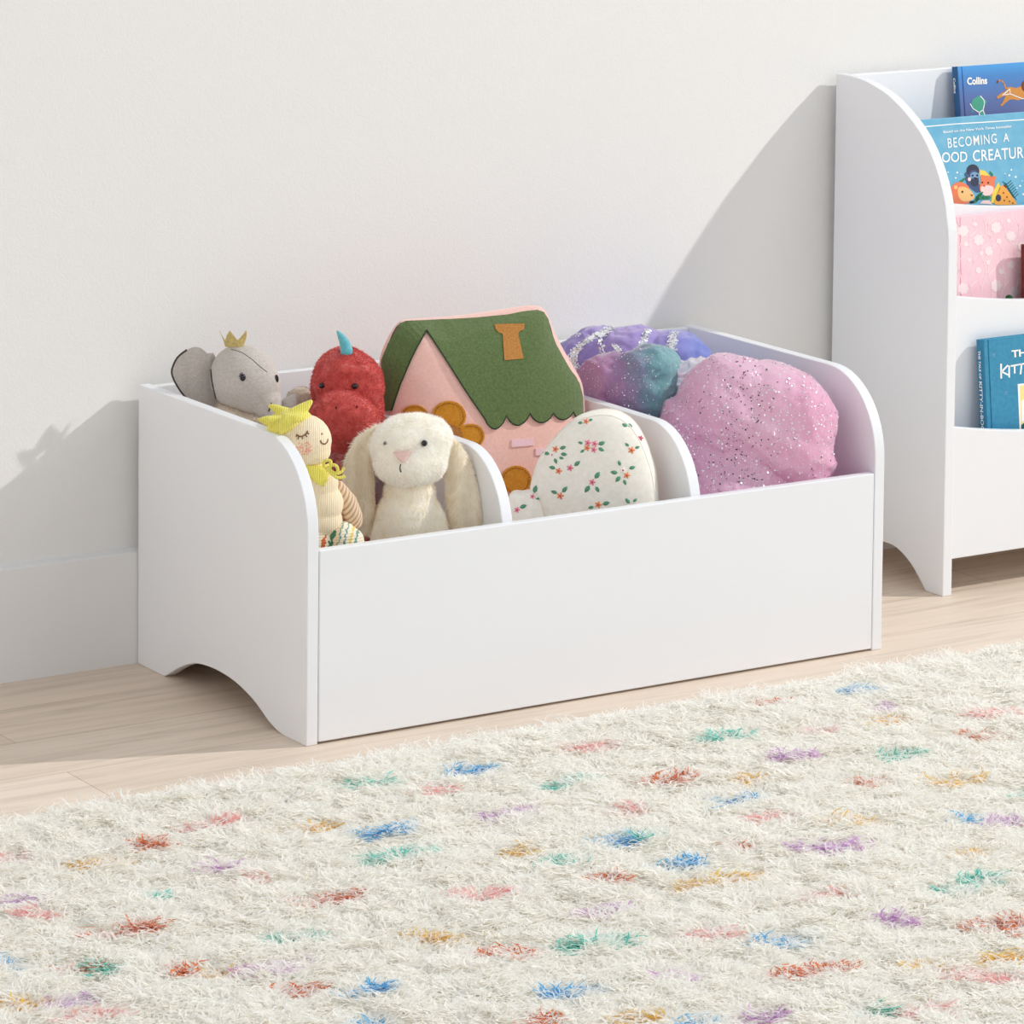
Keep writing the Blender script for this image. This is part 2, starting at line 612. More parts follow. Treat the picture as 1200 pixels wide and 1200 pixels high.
class Book:
    def __init__(s, name, label, px, py, y, lean, H, Wd, Tk, cover_m, yaw=0., pages=True, spine_m=None):
        l = R(lean)
        s.u = np.array([math.cos(R(yaw)), -math.sin(R(yaw)), 0.0])
        bk = np.array([math.sin(R(yaw)), math.cos(R(yaw)), 0.0])
        s.w = bk * math.sin(l) + UP * math.cos(l)
        s.n = -bk * math.cos(l) + UP * math.sin(l)
        s.tl = at_y(px, py, y)
        s.o = s.tl - s.w * H
        s.H, s.W, s.T = H, Wd, Tk
        s.root = thing(name, label, 'book', s.o, 'picture books on the tiered bookcase')
        u, w, n = s.u, s.w, s.n
        b = .0022
        mb = MB()
        gv = .010                                   # hinge groove beside the spine
        mb.obox(s.o + u * gv - n * b, u * (Wd - gv), w * H, n * b)
        mb.obox(s.o + u * .006 - n * (b + .0012), u * (gv - .0055), w * H, n * b)
        mb.obox(s.o + u * .001 - n * b, u * .0062, w * H, n * (b + .0003))
        mb.obox(s.o + u * gv - n * Tk, u * (Wd - gv), w * H, n * b)
        mb.obox(s.o - n * Tk, u * gv, w * H, n * b)
        # rounded spine
        lp = [s.o - n * 0, s.o - u * .0014 - n * (Tk * .2), s.o - u * .002 - n * (Tk * .5), s.o - u * .0014 - n * (Tk * .8), s.o - n * Tk, s.o + u * .002 - n * Tk, s.o + u * .002]
        mb.prism(lp, w * H, 1 if spine_m else 0)
        mb.build('cover', [cover_m, spine_m or cover_m], s.root, bevel=.0004)
        mb = MB(); mb.obox(s.o + u * .003 + w * .004 - n * (Tk - b), u * (Wd - .008), w * (H - .008), n * (Tk - 2 * b))
        mb.build('pages', paper, s.root)

    def p(s, px, py, off=.0003): return on_plane(px, py, s.o + s.n * off, s.n)

    def shape(s, mb, pts, mi, lay=0):
        off = .0003 + .00012 * lay
        P = np.array([s.p(x, y, off) for x, y in pts])
        mb.add(P, [list(range(len(P)))], mi)

    def line(s, mb, pts, wpx, mi, lay=0):
        for (x0, y0), (x1, y1) in zip(pts[:-1], pts[1:]):
            d = math.hypot(x1 - x0, y1 - y0) or 1
            nx, ny = -(y1 - y0) / d * wpx / 2, (x1 - x0) / d * wpx / 2
            ex, ey = (x1 - x0) / d * wpx * .3, (y1 - y0) / d * wpx * .3
            s.shape(mb, [(x0 + nx - ex, y0 + ny - ey), (x1 + nx + ex, y1 + ny + ey), (x1 - nx + ex, y1 - ny + ey), (x0 - nx - ex, y0 - ny - ey)], mi, lay)

    def text(s, mb, txt, px, py, px2, cap, mi=0, bold=.0, spacing=1., slope=None):
        """cap-height in picture units, text runs from (px,py) until px2"""
        a = s.p(px, py)
        b2 = s.p(px2, py - (px2 - px) * .118 if slope is None else py + (px2 - px) * slope)
        wd = np.linalg.norm(b2 - a); u = (b2 - a) / wd
        w = np.cross(s.n, u) * 1.0
        if w[2] < 0: w = -w
        sz = cap / FPX * np.dot(a - CPOS, cf) * 1.02 / .72
        cu = bpy.data.curves.new('t', 'FONT'); cu.body = txt; cu.size = 1; cu.space_character = spacing
        ob = bpy.data.objects.new('t', cu); COL.objects.link(ob)
        dg = bpy.context.evaluated_depsgraph_get(); dg.update()
        me = bpy.data.meshes.new_from_object(ob.evaluated_get(dg))
        wid = max(v.co.x for v in me.vertices)
        bpy.data.objects.remove(ob); bpy.data.curves.remove(cu); bpy.data.meshes.remove(me)
        lettering(mb, txt, a, u, w, s.n, sz, mi, bold, wd / (wid * sz), spacing)

    def spine_text(s, mb, txt, d0, d1, cap, mi=0, bold=0., side=.5):
        """reads downwards on the spine from d0 to d1 metres below the top"""
        o = s.tl - s.w * d0 - s.u * .0022 - s.n * (s.T * side + cap * .36)
        cu = bpy.data.curves.new('t', 'FONT'); cu.body = txt; cu.size = 1
        ob = bpy.data.objects.new('t', cu); COL.objects.link(ob)
        dg = bpy.context.evaluated_depsgraph_get(); dg.update()
        me = bpy.data.meshes.new_from_object(ob.evaluated_get(dg))
        wid = max(v.co.x for v in me.vertices)
        bpy.data.objects.remove(ob); bpy.data.curves.remove(cu); bpy.data.meshes.remove(me)
        sz = cap / .72
        lettering(mb, txt, o, -s.w, s.n, -s.u, sz, mi, bold, (d1 - d0) / (wid * sz))


paper = pbr('paper', srgb(244, 240, 230), .9).m
ink_white = pbr('ink_white', srgb(250, 250, 248), .6).m
flat = lambda nm, *c: pbr(nm, srgb(*c), .65, 0, 0, .3).m
ink = dict(green=flat('ink_green', 84, 168, 140), lion=flat('ink_tan', 214, 146, 74), brown=flat('ink_brown', 120, 70, 40), orange=flat('ink_orange', 236, 130, 92),
           peach=flat('ink_peach', 250, 196, 130), navy=flat('ink_navy', 74, 92, 128), slate=flat('ink_slate', 62, 66, 84), sky=flat('ink_face_blue', 128, 160, 196), yellow=flat('ink_yellow', 240, 212, 90),
           leaf=flat('ink_leaf', 58, 132, 96), dark=flat('ink_dark', 40, 48, 52), gold=flat('ink_gold', 244, 170, 80), white=ink_white, red=flat('ink_red', 196, 70, 72), cream=flat('ink_cream', 246, 226, 150), rose=flat('ink_rose', 250, 214, 208), teal=flat('ink_teal', 30, 100, 100), groove=flat('ink_groove', 24, 110, 140))
IK = list(ink.keys()); IM = [ink[q] for q in IK]; ix = {q: i for i, q in enumerate(IK)}

# blue star book on the top tier: cover fades from bright blue at its head to slate blue lower down
k = pbr('blue_star_cover', srgb(74, 140, 200), .45)
sp = k.n('ShaderNodeSeparateXYZ'); k.l(k.tc, 'Object', sp, 'Vector')
rp = k.ramp([(.0, srgb(96, 104, 150)), (.45, srgb(92, 116, 172)), (.8, srgb(72, 134, 198)), (1, srgb(78, 158, 222))])
mr = k.n('ShaderNodeMapRange'); mr.inputs[1].default_value = .16; mr.inputs[2].default_value = .247
k.l(sp, 'Z', mr, 'Value'); k.l(mr, 'Result', rp, 'Fac'); k.l(rp, 'Color', k.b, 'Base Color')
bk = Book('picture_book', 'blue picture book with a running lion and green goblet on the top tier', 1121.5, 78, .432, 8, .25, .22, .013, k.m, spine_m=pbr('blue_spine', srgb(28, 88, 140), .5).m)
mb = MB()
bk.text(mb, 'Collins', 1133.3, 99.2, 1156.5, 8.2, 0, .035, slope=-.05)
ms_ = MB(); bk.spine_text(ms_, 'Collins', .0175, .041, .0050, 0, .03); ms_.build('spine_title', ink_white, bk.root)
mb.build('imprint_lettering', ink_white, bk.root); mb = MB()
bk.text(mb, 'ONSTELLATIONS', 1180, 139.5, 1258, 4.6, 0, .02)
bk.line(mb, circ(1175, 136.6, 4.2, 2.6, 9, 60, 300), 1.1, 0)
mb.build('title', ink_white, bk.root)
mb = MB()
sh = lambda pts, c, lay=0: bk.shape(mb, pts, ix[c], lay)
px = lambda x, y: (1100 + x / 12, 60 + y / 12)
sh([px(*q) for q in [(460, 740), (480, 680), (540, 640), (590, 625), (640, 680), (650, 740), (640, 800), (620, 830), (640, 860), (700, 940), (580, 940), (575, 865), (520, 840), (480, 800)]], 'green', 0)
sh([px(*q) for q in [(650, 690), (680, 690), (670, 740), (650, 730)]], 'green', 0)
sh([px(*q) for q in [(470, 820), (500, 850), (460, 860)]], 'green', 0)
bk.line(mb, [px(*q) for q in [(445, 740), (480, 805), (570, 862), (625, 825), (645, 740), (640, 690), (588, 630)]], 1.1, ix['white'], 2)
bk.line(mb, [px(*q) for q in [(570, 862), (580, 940)]], 1.1, ix['white'], 2)
bk.line(mb, [px(*q) for q in [(625, 830), (665, 935)]], 1.1, ix['white'], 2)
mb.build('goblet_picture', IM, bk.root); mb = MB()
# lion
sh([px(*q) for q in [(940, 560), (960, 510), (1010, 500), (1080, 520), (1150, 500), (1180, 450), (1230, 480), (1270, 560), (1240, 650), (1190, 670), (1120, 690), (1060, 680), (1000, 680), (930, 700), (940, 620)]], 'lion', 0)
sh([px(*q) for q in [(950, 560), (880, 590), (815, 640), (830, 672), (900, 640), (960, 610)]], 'lion', 1)
sh([px(*q) for q in [(930, 650), (900, 720), (865, 760), (890, 775), (930, 735), (1000, 680)]], 'lion', 1)
sh([px(*q) for q in [(1200, 600), (1290, 690), (1380, 720), (1370, 760), (1280, 740), (1190, 670)]], 'lion', 1)
sh([px(*q) for q in circ(1250, 490, 90, 95, 12)], 'brown', 1)
sh([px(*q) for q in circ(1255, 500, 55, 60, 12)], 'lion', 2)
sh([px(*q) for q in circ(1278, 520, 26, 22, 8)], 'cream', 3)
bk.line(mb, [px(*q) for q in [(960, 545), (935, 500), (920, 450), (885, 410), (840, 415)]], 1.6, ix['lion'], 0)
sh([px(*q) for q in [(850, 410), (835, 455), (812, 440), (825, 410)]], 'brown', 1)
bk.line(mb, [px(*q) for q in [(900, 620), (1000, 530), (1005, 600), (930, 615)]], 1.0, ix['white'], 4)
bk.line(mb, [px(*q) for q in [(1005, 600), (1180, 670), (1290, 640)]], 1.0, ix['white'], 4)
for x, y in [(365, 360), (980, 205), (520, 520), (760, 560), (700, 300), (1060, 340), (760, 800), (1100, 820), (430, 560)]:
    pass
mb.build('lion_picture', IM, bk.root)

# sky-blue creature book on the second tier
k = noisy('creature_cover', srgb(122, 184, 212), srgb(108, 176, 208), 60, .5)
ck = k.m
bk = Book('picture_book', 'sky blue picture book about good creatures, standing on the second tier from the top', 1070, 141.5, .372, 6, .235, .26, .012, ck)
mb = MB()
bk.text(mb, 'BECOMING', 1110, 173.4, 1168, 11.5, 0, .004, 1.16, slope=-.10)
bk.text(mb, 'A', 1175.8, 166.2, 1182.4, 10, 0, .01, slope=-.08)
bk.text(mb, 'G', 1089, 191.5, 1100.3, 12, 0, .01)
bk.text(mb, 'OOD', 1103.3, 190.4, 1133.3, 12, 0, .01, slope=-.04)
bk.text(mb, 'CREATURES', 1139.5, 189.3, 1212, 13.2, 0, .01, 1.05, slope=-.075)
bk.text(mb, 'Based on the New York Times bestseller', 1105, 156, 1185.5, 3.0, 0, .012, slope=-.085)
bk.line(mb, [(1076, 149.2), (1120, 145.2), (1160, 142.8), (1240, 137.5)], 1.2, 0)
mb.build('title', ink_white, bk.root)
mb = MB()
px = lambda x, y: (1080 + x / 10, 130 + y / 10)
def S(pts, c, lay=0): bk.shape(mb, [px(*q) for q in pts], ix[c], lay)
S(circ(600, 700, 75, 75, 14), 'slate', 1); S(circ(610, 780, 62, 90, 14), 'navy', 2); S(circ(620, 760, 52, 45, 12), 'sky', 3); S(circ(625, 830, 48, 55, 12), 'slate', 3)
S([(540, 760), (500, 790), (540, 880), (640, 960), (700, 950), (690, 870)], 'navy', 0); S(circ(522, 745, 20, 28, 8), 'navy', 1)
S(circ(598, 758, 13, 13, 8), 'dark', 4); S(circ(652, 756, 13, 13, 8), 'dark', 4); S(circ(560, 800, 20, 24, 8), 'rose', 5)
S(smooth_loop([(330, 940), (360, 870), (440, 830), (520, 860), (560, 900), (570, 1000), (540, 1085), (365, 1085), (340, 1010)], 3), 'orange', 2)
S(smooth_loop([(430, 900), (500, 890), (560, 920), (610, 980), (610, 1030), (540, 1060), (470, 1050), (430, 990)], 3), 'peach', 3)
S(circ(478, 948, 13, 14, 8), 'dark', 4); S([(565, 975), (605, 985), (590, 1005)], 'brown', 4); S(circ(400, 895, 22, 24, 8), 'peach', 3)
S([(680, 690), (740, 700), (800, 760), (780, 860), (690, 800)], 'yellow', 0); S([(800, 700), (840, 740), (830, 790), (790, 730)], 'leaf', 0)
S(smooth_loop([(690, 840), (700, 770), (780, 760), (850, 790), (860, 870), (840, 970), (770, 1000), (700, 960), (680, 900)], 3), 'orange', 2)
S(circ(712, 772, 22, 26, 8), 'orange', 3); S(circ(850, 785, 24, 24, 8), 'orange', 3)
S(smooth_loop([(690, 900), (750, 870), (840, 890), (830, 960), (770, 1000), (710, 970)], 3), 'rose', 4); S(circ(712, 838, 10, 11, 7), 'dark', 5); S(circ(782, 842, 11, 12, 7), 'dark', 5); S(circ(735, 880, 14, 9, 7), 'red', 5)
S([(830, 960), (900, 830), (925, 900), (880, 1010), (850, 1080), (810, 1080)], 'yellow', 3)
S(smooth_loop([(900, 930), (940, 870), (1000, 920), (1060, 1000), (1100, 1060), (1100, 1095), (860, 1095), (870, 1020)], 3), 'gold', 3)
S(circ(975, 890, 22, 26, 8), 'brown', 2); S(circ(900, 1020, 34, 42, 9), 'slate', 4)
for x, y in [(960, 960), (1000, 1010), (970, 1050), (1030, 1060), (1070, 1080)]: S(circ(x, y, 10, 12, 6), 'brown', 4)
for t in range(7): S([(610 + t * 16, 1080 - t * 22), (640 + t * 10, 1000 - t * 10), (690 + t * 6, 1000 - t * 8), (650 + t * 10, 1070 - t * 16)], 'leaf', 5)
for x in (700, 740, 780): S(circ(x, 1015, 30, 26, 7), 'leaf', 6)
S([(680, 1085), (720, 1050), (790, 1045), (830, 1095)], 'rose', 5)
S([(560, 1060), (620, 1050), (610, 1080), (570, 1085)], 'dark', 4); S([(440, 825), (500, 780), (515, 800), (480, 835)], 'leaf', 1)
for t in range(7):
    a = (1000 + t * 14, 860 + t * 26); bk.line(mb, [px(a[0] - 50 + t * 4, a[1] - 30), px(*a)], .9, ix['teal'], 1); bk.line(mb, [px(*a), px(a[0] + 50, a[1] - 45)], .9, ix['teal'], 1)
bk.line(mb, [px(980, 850), px(1110, 1040)], .8, ix['teal'], 1)
mb.build('cover_illustration', IM, bk.root); mb = MB()
for grp in ([(418, 722, 12), (400, 785, 10), (310, 718, 8), (320, 830, 7), (460, 740, 5)], [(1052, 690, 10), (1028, 755, 12), (1103, 773, 13), (980, 735, 7), (1155, 878, 12), (1190, 975, 12), (1120, 905, 7), (1180, 820, 6)]):
    mb = MB()
    for x, y, r in grp: S(circ(x, y, r, r, 7), 'white', 1)
    mb.build('star_dots', IM, bk.root)
# pink floral book on the third tier
k = noisy('pink_floral_cover', srgb(252, 212, 220), srgb(250, 204, 214), 30, .6)
bk = Book('picture_book', 'pale pink book with white flowers and stems on the third tier', 1119.5, 254.5, .314, 3, .20, .21, .014, k.m)
pw = pbr('pale_print', srgb(252, 231, 232), .7).m
mb = MB()
px = lambda x, y: (1040 + x / 7.5, 230 + y / 7.5)
for i, (x, y, r) in enumerate([(665, 305, 44), (800, 385, 42), (955, 275, 44), (890, 480, 36), (1085, 350, 40), (955, 785, 46), (665, 810, 44), (1110, 840, 40), (690, 420, 20), (825, 500, 18), (885, 580, 18), (800, 650, 24), (1090, 600, 30), (1180, 440, 36), (980, 395, 22), (1000, 660, 22), (720, 560, 16), (770, 245, 18), (1065, 215, 18), (1290, 300, 44), (1300, 520, 40), (1340, 760, 44), (1430, 400, 40)]):
    ps = [px(x + r * (1 + .13 * math.cos(7 * t)) * math.cos(t), y + r * 1.15 * (1 + .13 * math.cos(7 * t)) * math.sin(t)) for t in np.linspace(0, 2 * math.pi, 22, endpoint=False)]
    bk.shape(mb, ps, 0, 1)
for x0 in (630, 740, 845, 905, 1020, 1140, 1250, 1360):
    ps = [px(x0 + 22 * math.sin(y / 60 + x0), y) for y in range(190, 905, 35)]
    bk.line(mb, ps, 1.0, 0, 0)
    for y in range(250, 900, 110):
        s_ = 1 if (y // 110 + x0) % 2 else -1
        bk.line(mb, [px(x0 + 22 * math.sin(y / 60 + x0), y), px(x0 + s_ * 45, y - 60)], .9, 0, 0)
mb.build('cover_pattern', pw, bk.root)

# brown book mostly beyond the frame, in front of the pink one
k = noisy('brown_cover', srgb(122, 52, 44), srgb(104, 40, 34), 50, .6)
bk2 = Book('picture_book', 'dark red-brown book at the picture edge, leaning in front of the pale pink floral book', 1201.8, 287, .2825, 2.5, .165, .15, .011, k.m)
mb = MB(); fr = Frame(1182.5, 349,    .280)
V, F = remeshed([fr.E(1182.5, 352, 0, 5.2, 4, 7), fr.E(1180, 354, 0, 3.6, 4, 6), fr.E(1184, 380, 0, 5, 5, 30)], .0012, 3)
mb.add(V, F)
o = mb.build('felt_bookmark', noisy('dark_green_felt', srgb(28, 84, 48), srgb(20, 66, 38), 200, .9).m, loc=fr.o, smooth=True)
o['label'] = 'tiny dark green rounded tip peeking over the ledge in front of the pale pink book'; o['category'] = 'bookmark'

# teal cat book on the lowest tier
k = noisy('teal_cloth_cover', srgb(66, 146, 180), srgb(58, 136, 172), 160, .6, 0, .15, .0004, 500)
bk = Book('picture_book', 'teal cloth picture book with white hand lettering, standing on the lowest tier of the bookcase', 1152.3, 398.5, .238, 5.5, .235, .19, .0165, k.m, spine_m=pbr('teal_spine', srgb(44, 124, 160), .7).m)
mb = MB()
bk.text(mb, 'THE TALE OF', 1185.6, 418.7, 1262, 8.0, 0, .03)
px = lambda x, y: (1120 + x / 9.225, 385 + y / 9.225)
for st in ([(490, 385), (492, 535)], [(560, 400), (495, 470)], [(495, 465), (565, 500)], [(577, 405), (578, 525)], [(600, 405), (680, 390)], [(636, 400), (638, 480)], [(675, 392), (750, 378)], [(712, 385), (700, 490)],
           [(760, 380), (790, 430)], [(830, 372), (770, 490)]):
    bk.line(mb, [px(*q) for q in st], 1.9, 0)
ms_ = MB()
bk.spine_text(ms_, 'THE TALE OF', .0165, .0590, .0050, 0, .02)
bk.spine_text(ms_, 'KITTY-IN-BOOTS', .0620, .150, .0066, 0, .02)
ms_.build('spine_title', ink_white, bk.root)
mb.build('title', ink_white, bk.root)
mb = MB()
bk.shape(mb, [(1192.6, 450), (1260, 443), (1262, 520), (1195.6, 522)], ix['white'], 0)
bk.shape(mb, [(1195.2, 452), (1258, 446), (1260, 520), (1197.4, 522)], ix['cream'], 1)
bk.shape(mb, [(1197, 470), (1204, 464), (1212, 470), (1216, 492), (1197.5, 494)], ix['white'], 2)
bk.shape(mb, [(1196.8, 498), (1210, 488), (1230, 494), (1232, 510), (1197.2, 503)], ix['teal'], 3)
bk.shape(mb, [(1196.6, 500), (1250, 498), (1252, 520), (1197, 520)], ix['red'], 2)
mb.build('cover_illustration', IM, bk.root)
for x, y in [(1165, 416), (1179, 460.5)]:
    mb = MB()
    bk.line(mb, [(x - 1.5, y - 1), (x, y), (x + 1.2, y - 2.2)], .8, ix['sky'], 0); bk.line(mb, [(x, y), (x - .3, y + 2.2)], .8, ix['sky'], 0)
    mb.build('bird_print', IM, bk.root)

exec_toys = True
# ------------------------------------------------------------------ elephant
linen = noisy('grey_linen', srgb(200, 192, 184), srgb(186, 178, 170), 260, .9, .25, .35, .0006, 700, (1, 1, 1.6))
dark_thread = pbr('dark_thread', srgb(70, 62, 58), .9).m
black_eye = pbr('black_eye', (.012, .012, .014, 1), .2).m
fe = Frame(285, 445, .365)
ele = thing('toy_elephant', 'grey linen toy elephant with gold crown, at the back of the left compartment', 'soft toy', (fe.o[0], fe.o[1], ZF))
V, F = remeshed([fe.E(286, 444, 0, 40, 38, 40), fe.E(276, 440, 4, 30, 36, 35), fe.E(299, 455, -8, 30, 28, 33, -35), fe.E(312, 472, -16, 19, 18, 20), fe.E(320, 486, -20, 13, 13, 16), fe.E(322, 505, -20, 11, 11, 16), fe.E(318, 525, -24, 10, 10, 16)], .0025, 8)
V = V[:]; mb = MB(); mb.add(V, F); head = mb.build('head', linen.m, ele, smooth=True)
te = bvh(V, F)
# body down to the bin floor
zb = fe.P(285, 500)[2]
body = [fe.E(288, 540, 6, 34, 32, 36), (fe.o * [1, 1, 0] + [.002, 0, .17], (.06, .055, .11), np.eye(3)), (fe.o * [1, 1, 0] + [.0, 0, ZF + .045], (.065, .06, .05), np.eye(3))]
V2, F2 = remeshed(body, .004, 6); V2[:, 2] = np.maximum(V2[:, 2], ZF)
mb = MB(); mb.add(V2, F2); mb.build('body', linen.m, ele, smooth=True)
V2, F2 = remeshed([fe.E(276, 487, -10, 26, 22, 12, -24), fe.E(300, 494, -14, 22, 20, 11, -18)], .003, 4)
fz = noisy('beige_fleece', srgb(222, 208, 190), srgb(206, 190, 170), 220, .95, .5)
mb, nn = furred(V2, F2, 7000, .0035, .0008, (0, 0, -1), .6, .9)
mb.build('fleece_collar', hairs(fz, .4), ele, smooth=True)
# ears: cupped linen flaps with dark piping
def ear(outline, offs, nm):
    o2 = smooth_loop(outline, 3); m = len(o2)
    cpx = o2.mean(0)
    rings = 9
    V, F = [], []
    for sgn in (1, -1):
        b = len(V)
        for i, s_ in enumerate(np.linspace(1, .02, rings)):
            for j in range(m):
                q = cpx + (o2[j] - cpx) * s_
                cup = offs(q[0], q[1])
                V.append(fe.P(q[0], q[1], cup - sgn * (2.6 * (1 - s_ ** 3) + .4)))
        for i in range(rings - 1):
            for j in range(m):
                a, d = b + i * m + j, b + i * m + (j + 1) % m
                F.append((a, d, d + m, a + m) if sgn < 0 else (a, a + m, d + m, d))
    mb = MB(); mb.add(V, F)
    e = mb.build(nm, linen.m, ele, smooth=True)
    return e, o2
eo = [(252, 417), (243, 414), (237, 409), (229, 406.5), (219, 410), (208, 419), (201.5, 433), (203, 443), (210, 456), (218, 466), (228, 474), (244, 482), (258, 480), (253, 455)]
e, o2 = ear(eo, lambda x, y: 10 - 8 * math.cos((x - 222) / 34 * 1.9) - max(0, 222 - x) * .55 + .12 * (y - 440), 'ear')
mb = MB()
pp = [q for q in o2 if q[0] < 222 or q[1] > 462]
eoff = lambda x, y: 10 - 8 * math.cos((x - 222) / 34 * 1.9) - max(0, 222 - x) * .55 + .12 * (y - 440)
lf = smooth_loop([(219, 410), (208, 419), (201.5, 433), (203, 443), (210, 456), (218, 466), (228, 474)], 4, False)
mb.tube([fe.P(x, y, eoff(x, y)) for x, y in lf], .0014)
mb.build('piping', dark_thread, e, smooth=True)
eo2 = [(330, 470), (338, 464), (345, 461.5), (347.5, 466), (346.5, 476), (338, 482), (330, 480)]
e, o2 = ear(eo2, lambda x, y: -14, 'ear')
# seam behind the face, seam along the crown of the head, eyes
mb = MB()
def skin_line(tree, pts, r, off=0., n=4):
    P = []
    for x, y in smooth_loop(pts, n, False):
        p, nn = hit(tree, x, y)
        if p is not None: P.append(p + nn * off)
    if len(P) > 1: mb.tube(P, r, 0, 6)
skin_line(te, [(247.5, 421), (247.5, 430), (248.5, 445), (252, 462), (257, 477)], .0016)
mb.build('ear_seam', dark_thread, head, smooth=True)
mb = MB(); skin_line(te, [(271, 409.5), (283, 413), (295, 421), (304, 429), (313, 436)], .0005)
mb.build('crown_seam', dark_thread, head, smooth=True)
mb = MB(); skin_line(te, [(318, 472), (315, 482)], .001)
mb.build('trunk_seam', dark_thread, head, smooth=True)
for (x, y, r) in ((284.5, 442.5, 3.6),):
    p, n = hit(te, x, y); mb = MB()
    mb.ball(p, (r * fe.s * .95, r * fe.s * .6, r * fe.s * 1.2), np.array([CR, CD, UP]))
    for dx, dy in ((-3.5, -4.5), (-1.4, -6), (-4.4, -2)):
        q, n2 = hit(te, x + dx, y + dy); mb.tube([p, q + n2 * .001], .0006, 0, 5)
    mb.build('eye', black_eye, head, smooth=True)
p, n = hit(te, 324.2, 444)
if p is None: p = fe.P(323, 444, 10)
mb = MB(); mb.ball(p, (r * fe.s * .7, r * fe.s * .7, r * fe.s * 1.4), np.array([CR, CD, UP])); mb.build('eye', black_eye, head, smooth=True)
# crown: flared ring of gold cloth with five points
gold = noisy('gold_cloth', srgb(214, 194, 130), srgb(190, 168, 104), 300, .45, 0, .3, .0005, 600)
gold.b.inputs['Metallic'].default_value = .25
NC = 60; V, F = [], []
for lay in (0, 1):
    for j in range(NC):
        th = 2 * math.pi * j / NC
        u_ = j / NC * 5
        fr_ = abs((u_ % 1) - .5) * 2
        h = 6.0 + 11.5 * fr_ ** 1.2
        for z_, rr in ((-1.5, .92), (h * .5, 1.06 + .12 * fr_), (h, 1.12 + .40 * fr_)):
            rr -= lay * .06
            cx_ = 274.5 + 11.5 * rr * math.cos(th + .62); off = 9.5 * rr * math.sin(th + .62)
            V.append(fe.P(cx_, 405 - z_, off))
for lay in (0, 1):
    for j in range(NC):
        for i in range(2):
            a = lay * NC * 3 + j * 3 + i; b = lay * NC * 3 + ((j + 1) % NC) * 3 + i
            F.append((a, b, b + 1, a + 1) if lay == 0 else (a, a + 1, b + 1, b))
for j in range(NC):
    a = j * 3 + 2; b = ((j + 1) % NC) * 3 + 2; c = NC * 3
    F.append((a, b, b + c, a + c)); F.append((a - 2, a - 2 + c, b - 2 + c, b - 2))
mb = MB(); mb.add(V, F); mb.build('crown', gold.m, ele)

# ----------------------------------------------- beige fuzzy toy, mostly hidden
fb = Frame(352, 468, .395)
V, F = remeshed([fb.E(354, 472, 0, 20, 16, 19), fb.E(352, 495, 4, 22, 16, 24), (fb.o * [1, 1, 0] + [-.012, .008, .2], (.024, .02, .13), np.eye(3)), (fb.o * [1, 1, 0] + [-.012, .008, ZF + .05], (.026, .021, .05), np.eye(3))], .003, 6)
V[:, 2] = np.maximum(V[:, 2], ZF)
mb, nn = furred(V, F, 16000, .0035, .0007, (0, 0, -1), .6, .9)
o = mb.build('fleece_toy', hairs(fz, .4), loc=(fb.o[0], fb.o[1], ZF), smooth=True, normals=nn)
o['label'] = 'beige fuzzy soft toy mostly hidden between the grey elephant and the red dinosaur'; o['category'] = 'soft toy'

# ------------------------------------------------------------------ dinosaur
red = noisy('red_plush', srgb(226, 104, 96), srgb(210, 84, 78), 120, .95, .6)
fd = Frame(407, 455, .315)
dino = thing('toy_dinosaur', 'red plush toy dinosaur with a small teal horn, behind the white bunny', 'soft toy', (fd.o[0], fd.o[1], ZF))
V, F = remeshed([fd.E(407, 452, 0, 43, 40, 42), fd.E(404, 440, 0, 36, 36, 33), fd.E(430, 482, 4, 20, 26, 32), fd.E(384, 478, 4, 19, 24, 28), fd.E(400, 485, -58, 35, 27, 26), fd.E(409, 492, -60, 34, 27, 29), fd.E(402, 507, -46, 29, 24, 23), fd.E(390, 438, -28, 9, 8, 7), fd.E(405, 434, -32, 12, 8, 8), fd.E(425, 436, -26, 10, 8, 8)], .0028, 3)
# slight pinch of the nostrils and below the brow
for i in range(len(V)):
    V[i] += np.array(noise.noise_vector(Vector(V[i]) * 90)) * .0012
td = bvh(V, F)
mb, nn = furred(V, F, 60000, .0042, .0010, (0, 0, -1), .4, .7, 60.)
dh = mb.build('head', hairs(red, .25), dino, smooth=True, normals=nn)
body = [fd.E(408, 545, 6, 34, 30, 36), (fd.o * [1, 1, 0] + [.0, 0.01, .18], (.05, .055, .12), np.eye(3)), (fd.o * [1, 1, 0] + [.0, -.0, ZF + .05], (.052, .07, .055), np.eye(3))]
V2, F2 = remeshed(body, .004, 5); V2[:, 2] = np.maximum(V2[:, 2], ZF)
rose = noisy('rose_plush', srgb(160, 62, 62), srgb(212, 140, 136), 160, .95, .5)
mb, nn = furred(V2, F2, 16000, .0045, .0009, (0, 0, -1), .5, .8)
mb.build('body', hairs(rose, .4), dino, smooth=True, normals=nn)
for x, y, r in ((415.5, 452.5, 3.6), (378.5, 452, 3.4)):
    p, n = hit(td, x, y); mb = MB(); mb.ball(p + n * .002, r * fd.s); mb.build('eye', black_eye, dh, smooth=True)
dr = pbr('dark_red_thread', srgb(110, 24, 24), .95).m
for x, y in ((394, 478), (418, 477)):
    mb = MB()
    p, n = hit(td, x, y); mb.ball(p + n * .0005, (1.2 * fd.s, 1.2 * fd.s, 2.0 * fd.s), np.array([CR, CD, UP])); mb.build('nostril', dr, dh, smooth=True)
# teal horn
hs = noisy('teal_horn_cloth', srgb(112, 190, 200), srgb(90, 172, 186), 200, .7, .3, .3, .0006)
V, F = remeshed(fd.chain([(406, 411, -14, 7.5), (404, 402, -13, 6), (399.5, 394, -12, 4), (395.6, 388.5, -11, 1.6)], 6), .0011, 4)
mb = MB(); mb.add(V, F); mb.build('horn', hs.m, dino, smooth=True)

